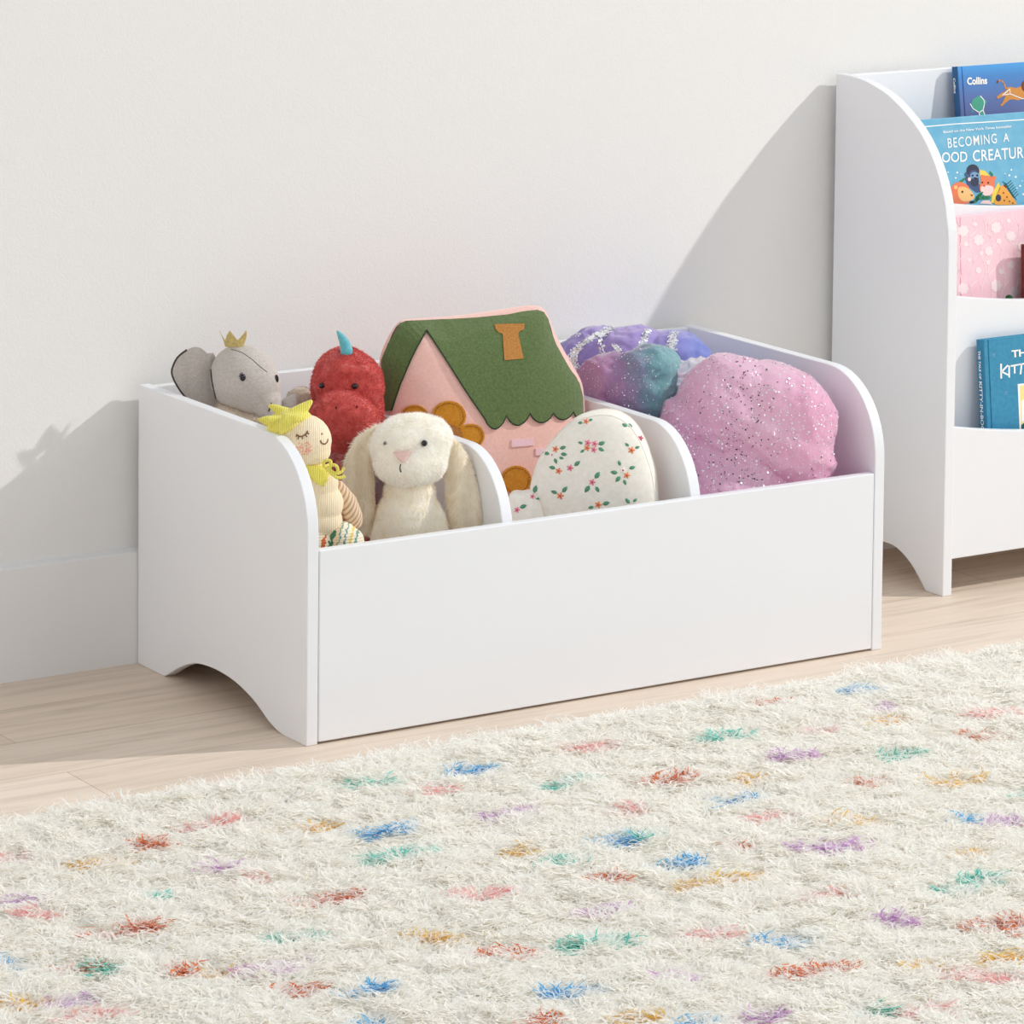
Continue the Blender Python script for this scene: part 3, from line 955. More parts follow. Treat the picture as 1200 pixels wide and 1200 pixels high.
# --------------------------------------------------------------- knitted doll
cream = knit('cream_knit', srgb(250, 234, 204), srgb(236, 212, 172))
yel = knit('yellow_knit', srgb(240, 229, 112), srgb(222, 208, 84), 0, 180)
fk = Frame(360, 540, .095)
doll = thing('knitted_doll', 'cream knitted doll with yellow star cap, leaning in the front left corner of the bin', 'doll', (fk.o[0] + .02, fk.o[1] + .02, ZF))
V, F = remeshed([fk.E(355, 516, 0, 34, 32, 31), fk.E(360, 528, 0, 28, 28, 20)], .0016, 5)
tk = bvh(V, F); mb = MB(); mb.add(V, F); kh = mb.build('head', cream.m, doll, smooth=True)
bl = [fk.E(362, 548, 0, 20, 20, 16), fk.E(371, 566, 0, 26, 24, 22), fk.E(376, 590, 0, 27, 26, 26), fk.E(374, 610, 0, 28, 26, 22)]
V, F = remeshed(bl, .0018, 5); tb = bvh(V, F); mb = MB(); mb.add(V, F); mb.build('body', cream.m, doll, smooth=True)
cap = [fk.E(335, 497, 0, 24, 26, 14, 20), fk.E(346, 488, 2, 20, 22, 9, -5)] + fk.chain([(328, 497, -10, 10), (314, 493, -14, 6), (303, 491.5, -12, 2)]) + fk.chain([(338, 487, 4, 9), (324, 479, 6, 5), (316.5, 475.5, 8, 2.6)]) + fk.chain([(345, 486, -2, 9), (356, 478, 2, 6.5), (364, 471, 4, 3)]) + fk.chain([(336, 494, -24, 8), (331, 503, -26, 4.5), (329.5, 508, -25, 2.2)], 5) + fk.chain([(336, 492, -22, 8), (346, 491, -25, 5), (352.5, 489, -24, 2.4)], 5) + fk.chain([(330, 490, 20, 9), (318, 492, 26, 5), (310, 498, 28, 2)])
V, F = remeshed(cap, .0015, 4); mb = MB(); mb.add(V, F); mb.build('star_cap', yel.m, doll, smooth=True)
brown_thread = pbr('brown_thread', srgb(122, 84, 52), .9).m
mb = MB()
skin_line(tk, [(347.5, 509), (351, 511.5), (355, 511), (359, 508), (360.5, 505)], .0009, .0003)
for a, b in (((350, 511.3), (349, 515)), ((354, 511.2), (354.5, 514.5)), ((357.5, 509.5), (360, 512)), ((360, 506.5), (362, 509)), ((348.5, 510), (346.8, 512))): skin_line(tk, [a, b], .0007, .0003, 2)
mb.build('closed_eye', brown_thread, kh, smooth=True)
mb = MB(); skin_line(tk, [(375.3, 516.2), (377, 519.3), (380.5, 520.2), (383.3, 517.8), (384, 514.5)], .0009, .0003); mb.build('mouth', brown_thread, kh, smooth=True)
mb = MB(); p, n = hit(tk, 377.3, 508.5); mb.ball(p, .0012); mb.build('nose', brown_thread, kh, smooth=True)
# blush: pink yarn flecks
pk = pbr('blush_yarn', srgb(240, 168, 150), .9).m
mb = MB()
for _ in range(95):
    a, r = random.random() * 6.28, 9.2 * math.sqrt(random.random())
    p, n = hit(tk, 356.5 + r * math.cos(a), 526 + r * math.sin(a) * .95)
    if p is not None: mb.ball(p, (.0008, .0006, .0008), None, 0, 5, 4)
mb.build('blush', pk, kh, smooth=True)
# collar of knitted petals, bow tie
mb = MB()
for poly in ([(352, 545), (368, 546.5), (383, 545.5), (384.5, 556), (382, 564), (378.5, 570), (372, 567), (364, 561), (356, 552)], [(384, 546), (391, 548), (394, 556), (390, 561), (385, 556)], [(340, 544), (352, 545), (356, 554), (350, 562), (342, 556)]):
    drape(mb, tb, poly, .0045, .005, 4)
for j in range(14): pass
col = mb.build('collar', yel.m, doll, smooth=True)
mb = MB()
L = lambda pts, r: mb.tube([fk.P(x, y, o_) for x, y, o_ in smooth_loop(pts, 4, False)], r, 0, 7)
L([(383, 549, -24), (379, 545, -26), (381, 540, -28), (387, 540, -28), (387.5, 546, -27), (384, 550, -25)], .0022)
L([(384, 550, -25), (389, 545, -28), (394, 546, -27), (396, 552, -25), (392, 555.5, -25), (385, 551, -25)], .0022)
L([(385, 550, -26), (392, 554, -26), (399, 554, -23), (403, 548, -20)], .0021)
L([(385, 551, -26), (391, 557, -26), (397, 560, -24), (404, 558, -21)], .0023)
mb.ball(fk.P(385, 549.5, -27), .0042, None, 0, 10, 8)
mb.build('bow', yel.m, doll, smooth=True)
# arms
rib = pbr('ribbed_yarn', srgb(226, 196, 158), .9, .3)
wv = rib.n('ShaderNodeTexWave', Scale=75.0, Distortion=.3); wv.bands_direction = 'DIAGONAL'
rib.l(rib.mapped((1, .4, -1), (0, 0, YAW)), 'Vector', wv, 'Vector')
rp = rib.ramp([(.1, srgb(196, 156, 120)), (.6, srgb(236, 214, 178)), (1, srgb(238, 206, 180))]); rib.l(wv, 'Fac', rp, 'Fac'); rib.l(rp, 'Color', rib.b, 'Base Color')
rib.bump(wv, 'Fac', .6, .0016)
V, F = remeshed(fk.chain([(397, 571, 16, 8), (407, 589, 15, 12), (413, 604, 13, 12), (416, 612, 12, 9)], 5), .0016, 5)
mb = MB(); mb.add(V, F); mb.build('arm', rib.m, doll, smooth=True)
V, F = remeshed(fk.chain([(352, 566, 4, 9), (345, 588, 4, 12), (342, 606, 2, 11)], 5), .002, 5)
mb = MB(); mb.add(V, F); mb.build('arm', rib.m, doll, smooth=True)
# striped trousers with legs reaching the bin floor
st = pbr('striped_knit', srgb(246, 234, 208), .9, .3)
geo = st.n('ShaderNodeSeparateXYZ'); st.l(st.mapped((1, 1, 1), (0, R(-14), YAW)), 'Vector', geo, 'Vector')
mr = st.n('ShaderNodeMapRange'); mr.inputs[1].default_value = -.05; mr.inputs[2].default_value = .05
st.l(geo, 'X', mr, 'Value')
cw, co, cg, ct, cyw = srgb(246, 234, 208), srgb(206, 100, 52), srgb(66, 120, 84), srgb(110, 160, 150), srgb(232, 206, 110)
rp = st.ramp([(0, cw), (.325, co), (.375, cw), (.42, cg), (.47, srgb(236, 210, 170)), (.525, ct), (.55, cw), (.60, ct), (.625, cw), (.665, cyw), (.70, cw), (.735, ct), (.765, cw)])
rp.color_ramp.interpolation = 'CONSTANT'
nzz = st.n('ShaderNodeTexNoise', Scale=260.0); mxx = st.n('ShaderNodeMath', operation='MULTIPLY_ADD'); mxx.inputs[1].default_value = .09
st.l(st.mapped(), 'Vector', nzz, 'Vector'); st.l(nzz, 'Fac', mxx, 0); st.l(mr, 'Result', mxx, 2)
st.l(mxx, 'Value', rp, 'Fac'); st.l(rp, 'Color', st.b, 'Base Color')
wv = st.n('ShaderNodeTexWave', Scale=90.0); wv.bands_direction = 'Z'; st.l(st.mapped(), 'Vector', wv, 'Vector'); st.bump(wv, 'Fac', .5, .0012)
for (a, b, x2) in (((366, 628, -6), (372, 640, -6), -.012), ((398, 630, -2), (404, 640, -2), .016)):
    lg = [fk.E(a[0], a[1], a[2], 22, 21, 19, 20), fk.E(a[0] + 9, a[1] + 9, a[2], 21, 20, 17, 20)]
    if a[0] > 380: lg.append(fk.E(413, 633, -2, 14, 15, 14))
    p = fk.P(b[0], b[1] + 10, 0)
    for t in np.linspace(0, 1, 10): lg.append((p * [1, 1, 0] + UP * (ZF + .013 + t * (p[2] - ZF)), (.019, .019, .016), np.eye(3)))
    V, F = remeshed(lg, .002, 4); V[:, 2] = np.maximum(V[:, 2], ZF)
    mb = MB(); mb.add(V, F); mb.build('leg', st.m, doll, smooth=True)

# --------------------------------------------------------------------- bunny
wf = noisy('white_plush', srgb(255, 254, 251), srgb(253, 251, 246), 90, .95, .15)
cfur = noisy('cream_plush', srgb(253, 249, 239), srgb(249, 243, 228), 90, .95, .5)
fn = Frame(480, 530, .118)
bunny = thing('toy_bunny', 'white plush bunny with long floppy ears and pink nose in the left compartment', 'soft toy', (fn.o[0], fn.o[1], ZF))
V, F = remeshed([fn.E(480, 524, 0, 46, 40, 37), fn.E(476, 541, -14, 38, 30, 29), fn.E(488, 512, 2, 42, 36, 26), fn.E(471, 545, -24, 26, 20, 19), fn.E(494, 541, -6, 30, 26, 25)], .0028, 8)
for i in range(len(V)): V[i] += np.array(noise.noise_vector(Vector(V[i]) * 70)) * .0011
tn = bvh(V, F)
mb, nn = furred(V, F, 60000, .0055, .0011, (0, 0, -1), .35, .6, 45.)
bh = mb.build('head', hairs(wf, .3), bunny, smooth=True, normals=nn)
cb = fn.o * [1, 1, 0] + CD * .01
V, F = remeshed([fn.E(480, 578, 4, 31, 30, 26), fn.E(479, 612, 2, 40, 36, 46), (cb + UP * .17, (.05, .046, .09), np.array([CR, CD, UP])), (cb + UP * (ZF + .05) + CD * .004, (.062, .055, .056), np.array([CR, CD, UP])), fn.E(450, 628, -4, 15, 17, 40, -8), fn.E(512, 625, 0, 14, 17, 38, 6)], .0032, 7)
V[:, 2] = np.maximum(V[:, 2], ZF)
mb, nn = furred(V, F, 42000, .0060, .0011, (0, 0, -1), .25, .5)
mb.build('body', hairs(cfur, .3), bunny, smooth=True, normals=nn)
el = fn.chain([(443, 506, 16, 9), (428, 522, 14, 14), (420, 545, 10, 17), (420, 575, 6, 18), (424, 600, 4, 15), (430, 617, 4, 8)], 6)
er = fn.chain([(521, 512, 14, 8), (532, 530, 12, 12), (538, 555, 10, 17), (543, 585, 6, 20), (547, 606, 4, 21), (549, 622, 4, 17)], 6)
for ch, fl in ((el, .55), (er, .45)):
    ch = [(c, r * np.array([1, fl, 1]), A) for c, r, A in ch]
    V, F = remeshed(ch, .0028, 5)
    for i in range(len(V)):                       # lengthwise fold of the ear
        q = np.dot(V[i] - fn.o, CR); V[i] += CD * .0022 * math.sin(q * 260)
    mb, nn = furred(V, F, 26000, .0085, .0012, (0, 0, -1), .2, .45)
    mb.build('ear', hairs(cfur, .3), bunny, smooth=True, normals=nn)
nose = noisy('pink_nose', srgb(238, 204, 196), srgb(232, 194, 186), 200, .85, .4)
mb = MB(); drape(mb, tn, smooth_loop([(462.5, 530.5), (471, 529.3), (481, 528), (480, 532), (474, 541.5), (470.8, 542), (466.5, 537)], 3), .006, .005, 3)
mb.build('nose', nose.m, bh, smooth=True)
mb = MB()
for x, y, r in ((496.4, 519.7, 3.7), (452, 519.8, 2.2)):
    p, n = hit(tn, x, y); mb.ball(p + n * (.0035 if x > 470 else .0012), r * fn.s)
    mb.build('eye', black_eye if x > 470 else pbr('furred_eye', srgb(120, 112, 108), .6).m, bh, smooth=True); mb = MB()
skin_line(tn, [(470.3, 544), (469.4, 548.5), (470.5, 551.5)], .0009, .005, 3)
mb.build('mouth', dark_thread, bh, smooth=True)

# ------------------------------------------------------------- house cushion
pink = noisy('pink_felt', srgb(240, 196, 184), srgb(234, 186, 174), 300, .95, .5, .4, .0006, 900)
green = noisy('green_felt', srgb(96, 116, 66), srgb(80, 100, 54), 320, .95, .5, .5, .0007, 900)
mustard = noisy('mustard_felt', srgb(206, 140, 34), srgb(190, 124, 26), 300, .95, .4, .4, .0006, 900)
a, tl = R(11.2), R(10)
hn = np.array([-math.sin(a) * math.cos(tl), -math.cos(a) * math.cos(tl), math.sin(tl)])
ho = np.array([.463, .303, .337])
HP = lambda x, y: on_plane(x, y, ho, hn)
out = [(447, 480), (445.5, 450), (445.5, 420), (455, 395), (467, 377.5), (482, 373.5), (512, 371.5), (545, 368.5), (595, 361), (620, 357.5), (634, 360), (641.5, 370), (647, 385), (657, 405), (669.5, 427), (679.5, 445), (683, 462), (685, 490)]
O = [HP(*q) for q in out]
hw = np.array([math.sin(a) * math.sin(tl), math.cos(a) * math.sin(tl), math.cos(tl)]); hu = np.array([math.cos(a), -math.sin(a), 0])
def toz(p, z): return p - hw * ((p[2] - z) / hw[2])
pr_, pl_ = O[-1], O[0]
O += [toz(pr_, .24) - hu * .004, toz(pr_, .15) - hu * .012, toz(pr_, .09) - hu * .02, toz(pr_, ZF + .003) - hu * .05, toz(.5 * (pr_ + pl_), ZF + .002), toz(pl_, ZF + .003) + hu * .06, toz(pl_, .09) + hu * .034, toz(pl_, .15) + hu * .024, toz(pl_, .25) + hu * .016, toz(pl_, .31) + hu * .010]
O3 = smooth_loop(O, 4)
cen = toz(HP(565, 480), .30)
V, F = pillow(O3, hn, .058, .040, 18, cen, 2.6, .55)
house = thing('house_cushion', 'pink house-shaped cushion with green scalloped roof, leaning in the middle compartment', 'cushion', toz(.5 * (pr_ + pl_), ZF))
mb = MB(); mb.add(V, F); hb = mb.build('cushion_body', pink.m, house, smooth=True)
th_ = bvh(V, F)
roof = [(448.5, 423), (456, 404), (470, 380.2), (484, 378), (500, 377.3), (528, 375.8), (557, 374.2), (595, 370.5), (612, 367), (629, 365), (636, 367.5), (640.5, 375), (643, 387), (650, 405), (664, 430), (677, 450), (681, 466), (681.5, 488)]
sc_ = []
cusps = [(681.5, 488), (670, 482.5), (647, 484), (620, 484.5), (592.5, 487), (567, 490)]
for (x0, y0), (x1, y1), dp in zip(cusps[:-1], cusps[1:], (5, 8.5, 11, 12.5, 14)):
    for t in np.linspace(0, 1, 9)[1:]:
        sc_.append((x0 + (x1 - x0) * t, y0 + (y1 - y0) * t + dp * math.sin(math.pi * t) ** .7 if t < 1 else y1))
roofp = roof + sc_[:-1] + [(567, 490), (545, 458), (520, 419), (499.5, 388), (485, 415), (470, 450), (460, 481), (452, 481), (450, 450)]
mb = MB(); drape(mb, th_, roofp, .0034, .004, 5); roof_o = mb.build('roof', green.m, house, smooth=False)
dk = pbr('dark_green_cord', srgb(44, 58, 36), .9).m
mb = MB()
skin_line(th_, [(460, 481), (470, 450), (485, 415), (499.5, 388)], .0011, .003)
skin_line(th_, [(499.5, 388), (520, 419), (545, 458), (567, 490)], .0011, .003)
skin_line(th_, [(448.5, 423), (456, 404), (470, 380), (500, 377), (557, 374), (595, 370.5), (629, 364.8), (640.5, 375), (650, 405), (664, 430), (677, 450), (681.5, 488)], .0008, .0015)
skin_line(th_, sc_ , .0011, .003, 1)
mb.build('cord_edging', dk, roof_o, smooth=True)
pale = pbr('pale_cord', srgb(244, 214, 204), .9).m
mb = MB(); skin_line(th_, [(x, y + 1.6) for x, y in sc_], .0007, .0016, 1); mb.build('stitching', pale, roof_o, smooth=True)
gc = noisy('gold_foil_cloth', srgb(168, 112, 50), srgb(190, 134, 70), 500, .5, 0, .5, .0006, 900); gc.b.inputs['Metallic'].default_value = .3
mb = MB(); drape(mb, th_, [(578.5, 382), (613.8, 381), (613, 388), (608.5, 389), (606.3, 392.5), (612.5, 421), (590, 423), (588, 392.5), (583.5, 391.5), (580, 387.5)], .0045, .0035, 5)
mb.build('chimney', gc.m, house)
mb = MB()
for cx_, cy_, r in ((486, 490, 17), (525.5, 488, 20), (551, 511, 16), (500, 512, 16)): drape(mb, th_, circ(cx_, cy_, r, r * .92, 18), .0035, .0035, 6)
fl1 = mb.build('flower', mustard.m, house)
bc = noisy('brown_felt', srgb(176, 120, 66), srgb(158, 104, 52), 400, .9)
mb = MB(); drape(mb, th_, circ(517, 512, 24, 17, 18), .0065, .003, 6); mb.build('flower_centre', bc.m, fl1)
mb = MB(); drape(mb, th_, circ(604, 562, 17.5, 16.5, 20), .0035, .0035, 6); fl2 = mb.build('flower', mustard.m, house)
ds = pbr('ochre_thread', srgb(166, 102, 20), .9).m
def dotted(cx_, cy_, rx, ry, a0, a1, n, par):
    mb = MB()
    for t in np.linspace(R(a0), R(a1), n):
        p, nn = hit(th_, cx_ + rx * math.cos(t), cy_ - ry * math.sin(t))
        if p is not None: mb.ball(p + nn * .0038, .0011, None, 0, 6, 4)
    mb.build('stitching', ds, par, smooth=True)
dotted(525.5, 488, 17, 15.5, -40, 200, 26, fl1); dotted(551, 511, 13.5, 12, -60, 110, 18, fl1); dotted(486, 490, 14.5, 13.5, 20, 170, 16, fl1); dotted(604, 562, 15, 14, 0, 350, 30, fl2)
lil = noisy('lilac_ribbon', srgb(240, 206, 212), srgb(236, 198, 206), 300, .8)
mb = MB(); drape(mb, th_, [(599, 515.5), (624.5, 514.3), (625, 522), (599.5, 524)], .0018, .002, 5); drape(mb, th_, [(627, 525.5), (646, 524.5), (646.5, 533), (627.5, 534)], .0018, .002, 5)
mb.build('window_patch', lil.m, house)

# ---------------------------------------------------------- floral cloud cushion
cot = noisy('white_cotton', srgb(246, 242, 232), srgb(240, 234, 222), 160, .9, .2, .25, .0005, 900)
prt = [pbr('print_' + n_, srgb(*c), .85).m for n_, c in (('pink', (236, 142, 160)), ('orange', (240, 150, 90)), ('leaf', (92, 152, 120)), ('deep', (206, 84, 110)), ('white', (250, 246, 240)))]
ff = Frame(700, 550, .085)
fo = np.array(ff.o)
front = [(632.5, 603), (626.5, 591), (622, 577), (625.5, 556), (633.7, 537), (650, 516), (668.7, 498), (685, 490), (703.7, 486.5), (720, 488.3), (736, 498), (748, 514), (757, 535), (764, 558), (767, 584), (767, 604)]
def gusset(front, dpx, off, bulge, zlow, cpx):
    """cushion with a front panel, a side band and a back panel"""
    fr2 = smooth_loop(front, 3, False)
    A = [ff.P(x, y) for x, y in fr2]
    lowr = [A[-1] * [1, 1, 0] + UP * zlow, A[0] * [1, 1, 0] + UP * zlow]
    nlow = 8
    A = [A[0] * [1, 1, 0] * (1) + UP * (zlow)] + [A[0] * [1, 1, 0] + UP * (zlow + (A[0][2] - zlow) * t) for t in (.35, .7)] + A + [A[-1] * [1, 1, 0] + UP * (zlow + (A[-1][2] - zlow) * t) for t in (.7, .35)] + [lowr[0]] + [lowr[0] * (1 - t) + lowr[1] * t for t in (.25, .5, .75)]
    A = np.array(A); m = len(A)
    B = A + CD * off * ff.s + CR * dpx * ff.s
    c = ff.P(*cpx) ; V, F = [], []
    ss = np.sin(np.linspace(math.pi / 2, .05, 12))
    pf = lambda s_: max(0, 1 - s_ ** 2.4) ** .7
    for L_, sg in ((A, -1), (B, 1)):
        b = len(V); cc = c + (L_[0] - A[0])
        for s_ in ss: V += list(cc + (L_ - cc) * s_ + CD * sg * bulge * pf(s_))
        V.append(cc + CD * sg * bulge)
        for i in range(len(ss) - 1):
            for j in range(m):
                a_, d_ = b + i * m + j, b + i * m + (j + 1) % m
                F.append((a_, d_, d_ + m, a_ + m) if sg > 0 else (a_, a_ + m, d_ + m, d_))
        for j in range(m):
            a_, d_ = b + (len(ss) - 1) * m + j, b + (len(ss) - 1) * m + (j + 1) % m
            F.append((a_, d_, b + len(ss) * m) if sg > 0 else (a_, b + len(ss) * m, d_))
    nb = len(ss) * m + 1
    # side band, slightly bulging
    mid = len(V); V += list((A + B) / 2 + ((A + B) / 2 - (c + (B[0] - A[0]) / 2)) * .03)
    for j in range(m):
        j2 = (j + 1) % m
        F.append((j, j2, mid + j2, mid + j)); F.append((mid + j, mid + j2, nb + j2, nb + j))
    return np.array(V), F, A, B
V1, F1, A1, B1 = gusset(front, 5, 34, .022, ZF, (698, 575))
lobe = [(592, 612), (594, 596), (597, 583), (603, 579), (611, 579.5), (619, 578), (626, 579), (632, 588), (636, 600), (638, 612)]
ffs = ff
ff = Frame(620, 590, .128)
V2, F2, A2, B2 = gusset(lobe, 1, 22, .012, ZF, (622, 612))
ff = ffs
mb = MB(); mb.add(V1, F1); mb.add(V2, F2)
floral = thing('floral_cushion', 'white rounded cushion printed with small flowers, in front of the house cushion', 'cushion', (fo[0], fo[1], ZF))
tf = bvh(np.vstack([V1, V2]), [tuple(q) for q in F1] + [tuple(i + len(V1) for i in q) for q in F2])
def leaf(mb, x, y, ang, L_, tree):
    c_, s_ = math.cos(R(ang)), math.sin(R(ang))
    pts = [(0, 0), (.3, .26), (.65, .24), (1, 0), (.65, -.24), (.3, -.26)]
    drape(mb, tree, [(x + L_ * (u_ * c_ - v_ * s_), y - L_ * (u_ * s_ + v_ * c_)) for u_, v_ in pts], .0005, .0005, 9, 3)
def bloom(mb, x, y, r, m_, tree):
    drape(mb, tree, [(x + r * (.72 + .28 * math.cos(5 * t)) * math.cos(t), y - r * (.72 + .28 * math.cos(5 * t)) * math.sin(t)) for t in np.linspace(0, 6.283, 20, endpoint=False)], .0007, .0006, 9, m_)
    drape(mb, tree, circ(x, y, r * .3, r * .3, 6), .0010, .0006, 9, 4)
blooms = [(689, 519, 4.4, 1), (697, 520, 4.2, 1), (688, 525, 4.2, 2), (696, 527, 4.2, 1), (651, 526.5, 4.2, 2), (647, 533, 3.2, 5), (654.7, 552, 4.3, 2), (668, 548.5, 4.4, 1), (694, 565, 4.3, 1), (734.5, 557, 4.3, 2), (730, 551, 4, 5), (740, 527.5, 4.6, 2), (656.5, 581, 4.7, 2), (701, 591.5, 4.6, 2), (687, 494, 3.8, 2), (750.5, 513.5, 3.4, 4), (771, 556, 3.8, 2), (606, 597.5, 3.8, 1), (624, 582, 3.2, 1)]
leaves = [(701, 521, 20, 9), (701, 525, -25, 8), (683, 520, 160, 6), (685, 527, 215, 6), (656, 526, 20, 8), (657, 532, -5, 8), (644, 532, 170, 8), (650, 537, -70, 7), (655, 536, -15, 6), (651, 549, 165, 8), (673, 546, 40, 9), (697, 561, 55, 10), (691, 569, 235, 10), (698, 570, -60, 8), (737, 549, 15, 8), (727, 546, 110, 7), (724, 554, 175, 9), (727, 558, 230, 9), (731, 562, -70, 7), (744, 525, 15, 6), (737, 523, 140, 6), (659, 577, 50, 9), (653, 578, 160, 8), (706, 591, 15, 9), (696, 594, 190, 7), (683, 495, 190, 6), (690, 493, 20, 5), (735, 500, 150, 7), (735, 497, -30, 7), (761, 526, 100, 8), (763, 529, -60, 8), (773, 562, -60, 7), (774, 553, 60, 6), (609, 595, 20, 9), (626, 578, 75, 10), (627, 583, -20, 6), (738, 590, 130, 8), (742, 588, 40, 6), (712, 541, 200, 0.1)]
for x, y, r, m_ in blooms: bloom(mb, x, y, r, m_ if m_ != 5 else 5, tf)
for x, y, a_, L_ in leaves: leaf(mb, x, y, a_, L_, tf)
cb_ = mb.build('cushion_body', [cot.m, prt[0], prt[1], prt[2], prt[3], prt[4]], floral, smooth=True)
mb = MB(); mb.tube(list(smooth_loop(A1[2:-6], 2, False)), .0011, 0, 6); mb.tube(list(smooth_loop(B1[2:-6], 2, False)), .0011, 0, 6); mb.tube(list(A2[2:-6]), .0009, 0, 6)
mb.build('piping', cot.m, floral, smooth=True)

# -------------------------------------------------------------- tulle costumes
def tulle(name, stops, rough, axis, scale=6., sheen=.7, fine=900.):
    """fine net: colour drifts across the cloth, tiny mesh pattern in the weave"""
    k = pbr(name, stops[0][1], rough, sheen, 0, .4)
    mp = k.mapped((1, 1, 1), (0, 0, YAW))
    sp = k.n('ShaderNodeSeparateXYZ'); k.l(mp, 'Vector', sp, 'Vector')
    nz = k.n('ShaderNodeTexNoise', Scale=scale * 4, Detail=5, Roughness=.65); k.l(mp, 'Vector', nz, 'Vector')
    ad = k.n('ShaderNodeMath', operation='MULTIPLY_ADD'); ad.inputs[1].default_value = axis; ad.inputs[2].default_value = .5
    k.l(sp, 'X', ad, 0)
    a2 = k.n('ShaderNodeMath', operation='MULTIPLY_ADD'); a2.inputs[1].default_value = .5
    sb = k.n('ShaderNodeMath', operation='SUBTRACT'); sb.inputs[1].default_value = .5
    k.l(nz, 'Fac', sb, 0); k.l(sb, 'Value', a2, 0); k.l(ad, 'Value', a2, 2)
    rp = k.ramp(stops); k.l(a2, 'Value', rp, 'Fac'); k.l(rp, 'Color', k.b, 'Base Color')
    n3 = k.n('ShaderNodeTexNoise', Scale=fine, Detail=2); k.l(mp, 'Vector', n3, 'Vector'); k.bump(n3, 'Fac', .25, .0006)
    tr = k.n('ShaderNodeBsdfTranslucent'); k.l(rp, 'Color', tr, 'Color')
    ms = k.n('ShaderNodeMixShader'); ms.inputs[0].default_value = .25
    outn = k.t.nodes['Material Output']
    k.l(k.b, 'BSDF', ms, 1); k.l(tr, 'BSDF', ms, 2); k.l(ms, 'Shader', outn, 'Surface')
    return k.m


def crumple(V, F, amp, freq, ridge=.5, seed=0., it=1, lim=None):
    """crumpled cloth: sharp ridged folds along the normals"""
    N = vnormals(V, F)
    out = V.copy()
    for i in range(len(V)):
        p = Vector(V[i]) * freq + Vector((seed, seed * .7, 0))
        a = 1 - abs(noise.noise(p)) * 2
        b = 1 - abs(noise.noise(p * 2.3 + Vector((4, 1, 7)))) * 2
        c = noise.noise(p * .5)
        out[i] = V[i] + N[i] * amp * (a * ridge + b * ridge * .45 + c)
    return out


def clampbox(V, lo, hi):
    for i in range(3): V[:, i] = np.clip(V[:, i], lo[i], hi[i])
    return V


X2A, X2B = 2 * (T + g) + T + .001, W - T - .001
lo, hi = (X2A, TP + .002, ZF), (X2B, D - .0155, 1)
silver = pbr('silver_sequin', (.93, .93, .95, 1), .18, 0, 1).m
dsq = pbr('dark_sequin', (.10, .09, .12, 1), .25, 0, .8).m
white_sq = pbr('white_foil_dot', (.95, .95, .96, 1), .35, 0, .2).m

# purple skirt at the back
fp = Frame(745, 425, .375)
cxy = np.array([.77, .375, 0])
V, F = remeshed([fp.E(702, 424, 10, 48, 34, 39, 6), fp.E(745, 421, 0, 52, 40, 36), fp.E(790, 424, -8, 42, 38, 35, -8), fp.E(672, 428, 16, 24, 26, 28), (cxy + UP * .25, (.125, .062, .11), np.eye(3)), (cxy + UP * .14, (.13, .062, .078), np.eye(3))], .0032, 8)
V = crumple(V, F, .0030, 24, .9, 3); V = clampbox(crumple(V, F, .0022, 62, 1.0, 13), lo, hi)
pt = tulle('purple_tulle', [(.0, srgb(168, 152, 220)), (.38, srgb(190, 166, 226)), (.58, srgb(184, 164, 228)), (.78, srgb(152, 156, 226)), (1, srgb(128, 146, 222))], .7, 4.6, 5)
purple = thing('purple_tulle_skirt', 'purple tulle skirt with bands of silver sequins, at the back of the right compartment', 'costume', (cxy[0], cxy[1], ZF))
tp_ = bvh(V, F); mb = MB(); mb.add(V, F); mb.build('skirt', pt, purple, smooth=True)
mb = MB()
px = lambda x, y: (650 + x / 6, 370 + y / 6)
bands = [([(395, 85), (330, 120), (260, 160), (190, 205), (140, 260), (125, 310), (150, 360), (165, 420)], 34, 627), ([(320, 170), (335, 230), (345, 290), (350, 310)], 20, 114), ([(420, 205), (445, 240), (475, 275), (490, 300)], 20, 133), ([(655, 100), (635, 150), (610, 215), (595, 260)], 22, 209), ([(845, 115), (835, 170), (815, 230), (825, 265)], 34, 285), ([(390, 80), (370, 110), (330, 140)], 40, 152), ([(160, 140), (180, 130)], 14, 12)]
for path, wd, cnt in bands:
    sp_ = smooth_loop(path, 10, False)
    for _ in range(cnt):
        q = sp_[random.randrange(len(sp_))]
        x, y = px(q[0] + random.uniform(-wd, wd) * random.uniform(.5, 1.3), q[1] + random.uniform(-8, 8))
        p, n = hit(tp_, x, y)
        if p is None: continue
        n2 = n + np.array([random.gauss(0, .22) for _ in range(3)])
        mb.disc(p + n * .0009, n2, random.choice([.0007, .0009, .0011, .0014, .0018]), random.choice([0, 0, 1]), 7)
for x, y in ((255, 160), (320, 140), (345, 272), (818, 232), (300, 130)):
    p, n = hit(tp_, *px(x, y)); mb.disc(p + n * .0018, n, .0040, 1, 12)
o = mb.build('sequins', [silver, white_sq], purple); o['kind'] = 'stuff'

